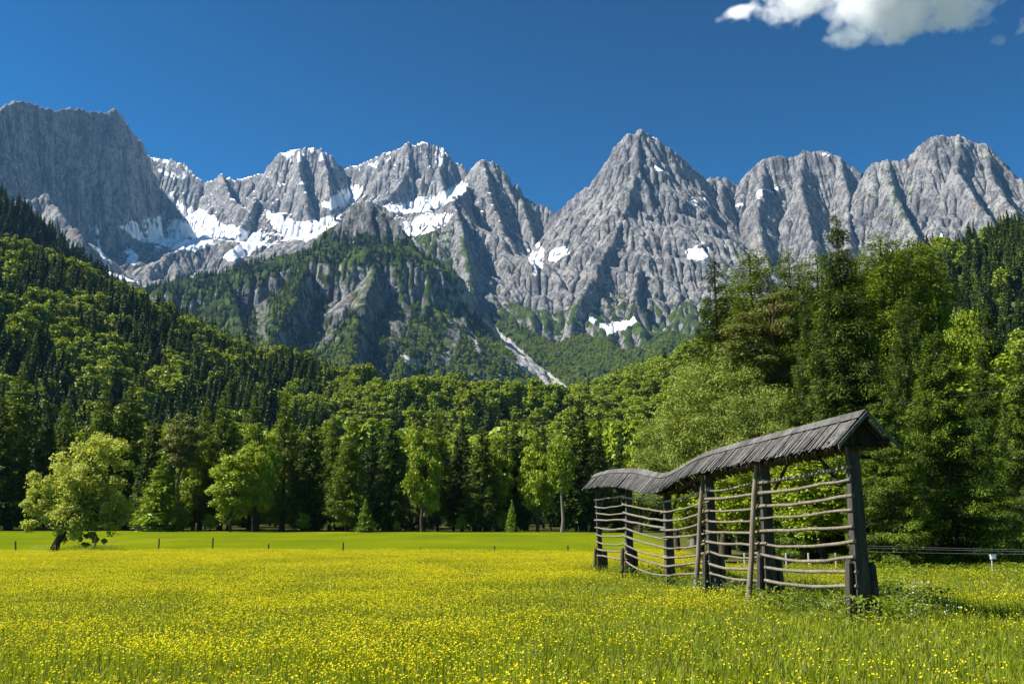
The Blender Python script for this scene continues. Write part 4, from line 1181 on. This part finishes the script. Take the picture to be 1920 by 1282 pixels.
for px, lb in ((1397,'pale post seen low through the middle bay of the hayrack'),(1475,'pale post seen through the near bay, next to its left post'),(1517,'pale post seen in the middle of the near bay of the hayrack'),(1568,'pale post seen beside the near right post of the hayrack')):
    post(px, 1062, 1036, 50, lb, 'pale posts behind the hayrack', 0, .055, 'pale_post')
post(1862, 1075, 1048, 40, 'low post carrying a white box under the fence wires', None, 0, .035, 'pale_post')
def insulator():
    x, y, z = at(1862, 1044, 39.95)
    g = Geo(); g.box((0, 0, 0), (.10, 0, 0), (0, .05, 0), (0, 0, .075)); g.box((0, 0, .085), (.115, 0, 0), (0, .062, 0), (0, 0, .012)); g.box((0, -.056, -.01), (.07, 0, 0), (0, .006, 0), (0, 0, .045))
    o = g.build('fence_box', [M['plastic']]); o.location = (x, y, z); tag(o, 'white box of an electric fence on a low post at the right', 'fence box')
insulator()

def wire(name, P, Q, sag, rad, m, label, cat, n=40):
    P, Q = np.array(P), np.array(Q); t = np.linspace(0, 1, n)
    pts = P + (Q - P) * t[:, None]; pts[:, 2] -= sag * 4 * t * (1 - t)
    g = Geo(); g.tube(pts, rad, 6)
    o = g.build(name, [M[m]], smooth=True); tag(o, label, cat)
wire('power_line', at(-60, 733, 22), at(1335, 770, 125), .9, .022, 'wire', 'black overhead cable running in front of the woods from the upper left', 'cable', 90)
wire('power_line', at(1335, 770, 125), at(2010, 712, 34), .7, .016, 'wire', 'thin dark overhead cable crossing the trees at the right', 'cable', 60)
for py0, py1, lb in ((1022, 1031, 'uppermost steel fence wire in front of the dark trees at the right'), (1026, 1034, 'middle steel fence wire in front of the dark trees at the right'), (1033, 1039, 'lowest steel fence wire in front of the dark trees at the right')):
    wire('fence_wire', at(1610, py0, 43), at(1990, py1, 38.5), 0.02, .0035, 'steel', lb, 'fence wire')
# a low rail in front of the woods at the left
def rail_fence():
    e = empty('rail_fence', (at(268, 992, 168)[0], 168, float(gz(at(268, 992, 168)[0], 168))))
    for k in (-1, 0, 1):
        g = Geo(); g.tube([(k * 1.9, 0, -.2), (k * 1.9, 0, 1.0)], .06, 7); g.build('post', [M['grey_post']], e)
    for z in (.45, .85):
        g = Geo(); g.tube([(-2.1, -.09, z), (0, -.09, z - .03), (2.1, -.09, z)], .055, 7); g.build('rail', [M['rail']], e)
    tag(e, 'short pale rail fence below the trees right of the orchard tree', 'fence')
rail_fence()

# ------------------------------------------------------------------ meadow
def blade_mat(name, a, b, tr):
    t = NT(name); oi = t.n('ShaderNodeObjectInfo'); geo = t.n('ShaderNodeNewGeometry')
    f = t.math('ADD', t.math('MULTIPLY', oi.outputs['Random'], .45), t.math('MULTIPLY', geo.outputs['Random Per Island'], .55), True)
    c = t.mix(f, a, b)
    p = t.principled(c, .55, .2)
    tl = t.n('ShaderNodeBsdfTranslucent'); t.link(t.mix(1.0, c, (1.3, 1.2, .6), 'MULTIPLY'), tl.inputs[0])
    mx = t.n('ShaderNodeMixShader', i_0=tr); t.link(p, mx.inputs[1]); t.link(tl.outputs[0], mx.inputs[2])
    return t.done(mx.outputs[0])
M['grass'] = blade_mat('meadow_grass_blades', (.150, .215, .008), (.31, .37, .018), .45)
M['straw'] = blade_mat('seed_heads', (.14, .13, .04), (.26, .23, .08), .4)
M['weed'] = blade_mat('weed_leaves', (.11, .165, .010), (.22, .28, .02), .35)
M['yellow'] = blade_mat('buttercup_petals', (.76, .62, .006), (.88, .80, .014), .35)
M['white'] = blade_mat('umbel_petals', (.55, .56, .46), (.78, .78, .68), .3)

def grass_patch(name, seed, nb, hmin, hmax, seedheads=.1, size=.75, w=.010):
    r = np.random.default_rng(seed); g = Geo()
    x, y = r.uniform(-size, size, (2, nb)); h = r.uniform(hmin, hmax, nb) * r.uniform(.7, 1, nb)
    az = r.uniform(0, 6.28, nb); bend = r.uniform(.05, .5, nb) * h
    d = np.stack([np.cos(az), np.sin(az), 0 * az], 1); s = np.stack([-np.sin(az + r.normal(0, .6, nb)), np.cos(az), 0 * az], 1) * (w * r.uniform(.6, 1.4, nb))[:, None]
    b = np.stack([x, y, 0 * x - .02], 1); m = b + d * (bend * .3)[:, None]; m[:, 2] += h * .6; t = b + d * bend[:, None]; t[:, 2] += h
    V = np.stack([b - s * .7, b + s * .7, m + s, m - s, m - s, m + s, t + s * .15, t - s * .15], 1).reshape(-1, 3)
    i = np.arange(nb)[:, None] * 8
    g.add(V, np.concatenate([i + np.array([0, 1, 2, 3]), i + np.array([4, 5, 6, 7])]), 0)
    k = int(nb * seedheads)
    if k:
        q = r.choice(nb, k, False)
        C = t[q] + np.array([0, 0, .05]); D = d[q] * .3 + np.array([0, 0, 1.0])
        g.leaves(C, D, r.normal(0, 1, (k, 3)), r.uniform(.06, .12, k), r.uniform(.010, .02, k), 1)
    return g.build(name, [M['grass'], M['straw']], link=False)

def flower_patch(name, seed, n, hmin, hmax, rad, mat, size=.75, cup=True):
    r = np.random.default_rng(seed); g = Geo()
    c0 = r.uniform(-size, size, (max(2, n // 12), 2))
    k = r.integers(0, len(c0), n)
    xy = np.where(r.random((n, 1)) < .55, c0[k] + r.normal(0, .16, (n, 2)), r.uniform(-size, size, (n, 2)))
    z = r.uniform(hmin, hmax, n)
    C = np.stack([xy[:, 0], xy[:, 1], z], 1)
    nrm = np.array([0, 0, 1.0]) + r.normal(0, .45, (n, 3)); nrm = unit(nrm)
    D = np.cross(nrm, r.normal(0, 1, (n, 3))); D = unit(D); S = np.cross(nrm, D)
    q = rad * r.uniform(.7, 1.2, (n, 1)); up = nrm * q * (.5 if cup else .1)
    # petals raised round a sunken middle
    V = np.stack([C, C + (D + S * .7) * q * .8 + up, C + S * q + up, C + (S - D) * .75 * q + up,
                  C, C - D * q + up, C - (D + S) * q * .75 + up, C - S * q + up,
                  C, C - S * q + up, C + (D - S) * .75 * q + up, C + (D + S * .7) * q * .8 + up], 1).reshape(-1, 3)
    g.add(V, np.arange(len(V)).reshape(-1, 4), 0)
    # thin stalks
    b = C.copy(); b[:, 2] = 0; b[:, :2] += r.normal(0, .05, (n, 2)); s = S * .003; s[:, 2] = 0
    V = np.stack([b - s, b + s, C + s, C - s], 1).reshape(-1, 3)
    g.add(V, np.arange(len(V)).reshape(-1, 4), 1)
    return g.build(name, [mat, M['grass']], link=False)

def meadow():
    r = np.random.default_rng(23)
    grass = [grass_patch('grass_patch', 70 + i, 680, .20, .43, .12) for i in range(3)]
    tall = [grass_patch('grass_patch', 80 + i, 520, .35, .85, .25) for i in range(2)]
    fl = [flower_patch('flower_patch', 90 + i, n, *((.34, .56, .0155, M['yellow']))) for i, n in enumerate((16, 60, 145, 260))]
    P = []; st = 1.12
    Yv = 5.0
    pts = []
    while Yv < 90:
        half = .60 * Yv + 4; xs = np.arange(-half, half, st)
        pts.append(np.stack([xs + r.uniform(-.35, .35, len(xs)), np.full(len(xs), Yv) + r.uniform(-.35, .35, len(xs))], 1))
        Yv += st
    P = np.vstack(pts)
    edge = 80 + 2.5 * fbm(P[:, 0] / 18, P[:, 0] * 0, o=2)
    redge = 50 + 3 * fbm(P[:, 0] / 8 + 4, P[:, 1] / 8, o=2) - .0 * P[:, 0]
    right = P[:, 0] > .16 * P[:, 1] + .8
    keep = (P[:, 1] < edge) & ~(right & (P[:, 1] > redge))
    P = P[keep]; right = right[keep]
    n = len(P); Z = gz(P[:, 0], P[:, 1])
    # distance from the foot of the hayrack, where the growth is tall and not mown
    rel = P - A0[None, :2]; al = rel @ AX[:2]; ac = rel @ PX[:2]
    rack = (np.abs(ac) < 1.3) & (al > -1.5) & (al < SLEN * 5 + 1.6)
    nn = fbm(P[:, 0] / 5, P[:, 1] / 7, o=3) + .5 * fbm(P[:, 0] / 22 + 3, P[:, 1] / 30, o=2)
    idx = np.where(right & (ac > 1.2) & (r.random(n) < .2), 3 + r.integers(0, 2, n), r.integers(0, 3, n))
    s = r.uniform(.85, 1.15, n)
    zs = s * np.where(idx > 2, .75, 1.0) * np.where(rack, .8, 1) * (1 + .25 * nn)
    rot = np.stack([0 * s, 0 * s, r.uniform(0, 6.28, n)], 1)
    scatter('meadow_grass', np.stack([P[:, 0], P[:, 1], Z], 1), rot, np.stack([s, s, zs], 1), idx, grass + tall, 'tall green meadow grass between the flowers')
    lush = 1.5 * nn + .26 * sstep(25, 60, P[:, 1]) + .14 - 1.2 * rack - .28 * right + r.normal(0, .10, n)
    fi = np.digitize(lush, [-.22, .02, .30])
    ok = (lush > -.75)
    Q = np.stack([P[:, 0], P[:, 1], Z], 1)[ok]; m = len(Q)
    s2 = np.ones(m); rot = np.stack([0 * s2, 0 * s2, r.uniform(0, 6.28, m)], 1)
    scatter('buttercups', Q, rot, np.stack([s2, s2, r.uniform(.85, 1.15, m)], 1), fi[ok], fl, 'countless yellow buttercups flowering all over the meadow')
    # white umbels round the rack and on the right, broad weeds at its foot
    um = [flower_patch('umbel_patch', 120 + i, 16, .35, .72, .022, M['white'], .5, False) for i in range(2)]
    U = []
    for k in range(60):
        q = ap(r.uniform(2.7, 5.3), r.uniform(-.5, 1.5)); U.append(q[:2])
    for k in range(34):
        q = at(r.uniform(1625, 1740), 1100, r.uniform(22, 31)); U.append(q[:2])
    for k in range(10):
        Y = r.uniform(14, 75); U.append((r.uniform(-.5, .5) * Y, Y))
    for k in range(14):
        q = at(r.uniform(55, 95), 1030, r.uniform(82, 86)); U.append(q[:2])
    U = np.array(U); m = len(U); z = gz(U[:, 0], U[:, 1]); s3 = r.uniform(.6, 1.1, m)
    scatter('white_umbels', np.stack([U[:, 0], U[:, 1], z], 1), np.stack([0 * s3, 0 * s3, r.uniform(0, 6.28, m)], 1), np.stack([s3 * .8, s3 * .8, s3], 1), r.integers(0, 2, m), um, 'white umbels flowering in the grass round the hayrack')
    # weeds
    g = Geo(); q = 150
    C = np.stack([r.normal(0, .28, q), r.normal(0, .28, q), r.uniform(.05, .75, q)], 1)
    g.leaves(C, r.normal(0, 1, (q, 3)) * np.array([1, 1, .6]), np.array([0, 0, 1.0]) + r.normal(0, .5, (q, 3)), r.uniform(.06, .14, q), r.uniform(.03, .06, q), 0)
    wd = g.build('weed_clump', [M['weed']], link=False)
    W = np.array([ap(r.uniform(-.2, 5.3), r.normal(.1, .6))[:2] for k in range(50)] + [at(r.uniform(1610, 1760), 1100, r.uniform(22, 34))[:2] for k in range(40)] + [at(r.uniform(1600, 1960), 1040, r.uniform(38, 46))[:2] for k in range(160)] + [at(r.uniform(110, 215), 1034, r.uniform(81, 86))[:2] for k in range(60)])
    m = len(W); z = gz(W[:, 0], W[:, 1]); s4 = r.uniform(.6, 1.3, m)
    scatter('weeds', np.stack([W[:, 0], W[:, 1], z], 1), np.stack([0 * s4, 0 * s4, r.uniform(0, 6.28, m)], 1), np.stack([s4, s4, s4 * .8], 1), np.zeros(m, int), [wd], 'leafy green weeds round the feet of the hayrack')
if 'meadow' not in SKIP: meadow()

# ------------------------------------------------------------------ cloud, high above the range
def cloud():
    Y = 7600.0
    P0 = np.array(at(1640, 6, Y))
    g = Geo(); hx, hy, hz = 1900.0, 900.0, 560.0
    g.box((0, 0, 0), (hx, 0, 0), (0, hy, 0), (0, 0, hz))
    t = NT('cloud_vapour')
    tc = t.n('ShaderNodeTexCoord')
    obj = tc.outputs['Object']
    wn = t.n('ShaderNodeTexNoise', i_Scale=.0022, i_Detail=3); t.link(obj, wn.inputs['Vector'])
    wv = t.n('ShaderNodeVectorMath', operation='MULTIPLY_ADD'); t.link(wn.outputs['Color'], wv.inputs[0]); wv.inputs[1].default_value = (420, 420, 300); t.link(obj, wv.inputs[2])
    def blob(c, rad):
        mp = t.n('ShaderNodeMapping', vector_type='POINT'); t.link(wv.outputs[0], mp.inputs[0])
        sc = tuple(1 / q for q in rad)
        mp.inputs['Scale'].default_value = sc; mp.inputs['Location'].default_value = tuple(-(a + o) * b for a, b, o in zip(c, sc, (210, 210, 150)))
        ln = t.n('ShaderNodeVectorMath', operation='LENGTH'); t.link(mp.outputs[0], ln.inputs[0])
        return t.math('SUBTRACT', 1.0, ln.outputs['Value'])
    k = Y / F * 1.1
    def b(px, py, rx, rz, ry=380): return blob(((px - 1640) * k, 0, (6 - py) * k), (rx * k, ry, rz * k))
    f = None
    for q in (b(1670, 0, 120, 62, 600), b(1500, -6, 70, 34), b(1690, 40, 60, 34), b(1780, 4, 90, 46), b(1395, 30, 50, 17, 200), b(1595, 66, 44, 20, 160), b(1572, 46, 18, 22, 120), b(1665, -74, 215, 52, 700)):
        f = q if f is None else t.math('MAXIMUM', f, q)
    for q in (b(1905, 52, 26, 14, 120), b(1868, 84, 14, 18, 100), b(1840, 36, 46, 22, 160)):
        f = t.math('MAXIMUM', f, t.math('SUBTRACT', q, .35))
    nz = t.n('ShaderNodeTexNoise', i_Scale=.0042, i_Detail=10, i_Roughness=.68); t.link(obj, nz.inputs['Vector'])
    f = t.math('ADD', f, t.math('MULTIPLY', t.math('SUBTRACT', nz.outputs['Fac'], .58), 2.3))
    d = t.n('ShaderNodeMapRange', i_1=0.0, i_2=.45, i_3=0.0, i_4=.014); t.link(f, d.inputs[0])
    v = t.n('ShaderNodeVolumePrincipled'); v.inputs['Color'].default_value = (1, 1, 1, 1); v.inputs['Anisotropy'].default_value = .15
    t.link(d.outputs[0], v.inputs['Density']); t.link(v.outputs[0], t.out.inputs['Volume'])
    o = g.build('cloud', t.m); o.location = tuple(P0)
    tag(o, 'white ragged cloud hanging in the upper right of the sky', None, None, 'stuff')
if 'cloud' not in SKIP: cloud()
# ------------------------------------------------------------------ light, sky, camera
SUN = Vector((-.68, -.06, .73)).normalized()
def sky_and_sun():
    w = bpy.data.worlds.new('World'); SC.world = w; w.use_nodes = True
    nt = w.node_tree; nt.nodes.clear()
    sk = nt.nodes.new('ShaderNodeTexSky'); sk.sky_type = 'NISHITA'; sk.sun_disc = False
    sk.sun_elevation = math.asin(SUN.z); sk.sun_rotation = math.atan2(SUN.x, SUN.y)
    sk.altitude = 900; sk.air_density = 1.0; sk.dust_density = .35; sk.ozone_density = 1.2
    bg = nt.nodes.new('ShaderNodeBackground'); bg.inputs[1].default_value = .050
    out = nt.nodes.new('ShaderNodeOutputWorld')
    K = 4.9   # deepens the blue: sky = K * (sky / K) ^ g
    a = nt.nodes.new('ShaderNodeVectorMath'); a.operation = 'SCALE'; a.inputs['Scale'].default_value = 1 / K
    gm = nt.nodes.new('ShaderNodeGamma'); gm.inputs[1].default_value = 2.2
    b = nt.nodes.new('ShaderNodeVectorMath'); b.operation = 'SCALE'; b.inputs['Scale'].default_value = K
    nt.links.new(sk.outputs[0], a.inputs[0]); nt.links.new(a.outputs[0], gm.inputs[0]); nt.links.new(gm.outputs[0], b.inputs[0]); hs = nt.nodes.new('ShaderNodeHueSaturation'); hs.inputs['Saturation'].default_value = 2.1; hs.inputs['Hue'].default_value = .483
    nt.links.new(b.outputs[0], hs.inputs['Color']); nt.links.new(hs.outputs[0], bg.inputs[0])
    nt.links.new(bg.outputs[0], out.inputs[0])
    l = bpy.data.lights.new('sun', 'SUN'); l.energy = 5.0; l.angle = R(.53); l.color = (1, .95, .86)
    o = bpy.data.objects.new('sun', l); COL.objects.link(o)
    o.rotation_euler = (-SUN).to_track_quat('-Z', 'Y').to_euler(); o.location = SUN * 200

def camera():
    c = bpy.data.cameras.new('camera'); c.lens = 35; c.sensor_width = 36; c.clip_start = .1; c.clip_end = 40000
    o = bpy.data.objects.new('camera', c); COL.objects.link(o)
    o.location = (0, 0, EYE); o.rotation_euler = (math.pi / 2 + PITCH, 0, 0)
    SC.camera = o

def haze():
    g = Geo(); g.box((0, 4300, 1395), (9000, 0, 0), (0, 4600, 0), (0, 0, 1405))
    t = NT('thin_air')
    v = t.n('ShaderNodeVolumePrincipled'); v.inputs['Color'].default_value = (.24, .52, 1.0, 1); v.inputs['Density'].default_value = 2.2e-5
    v.inputs['Anisotropy'].default_value = .1
    t.link(v.outputs[0], t.out.inputs['Volume'])
    o = g.build('haze', t.m); tag(o, 'thin blue mountain air between the meadow and the peaks', None, None, 'stuff')

sky_and_sun(); camera()
if 'haze' not in SKIP: haze()
SC.view_settings.view_transform = 'Standard'; SC.view_settings.look = 'None'
SC.view_settings.exposure = 1.17; SC.view_settings.gamma = 1
SC.view_settings.use_curve_mapping = False
cy = SC.cycles
cy.max_bounces = 10; cy.diffuse_bounces = 1; cy.glossy_bounces = 2; cy.transmission_bounces = 4; cy.volume_bounces = 8
cy.use_denoising = True
SC.render.film_transparent = False
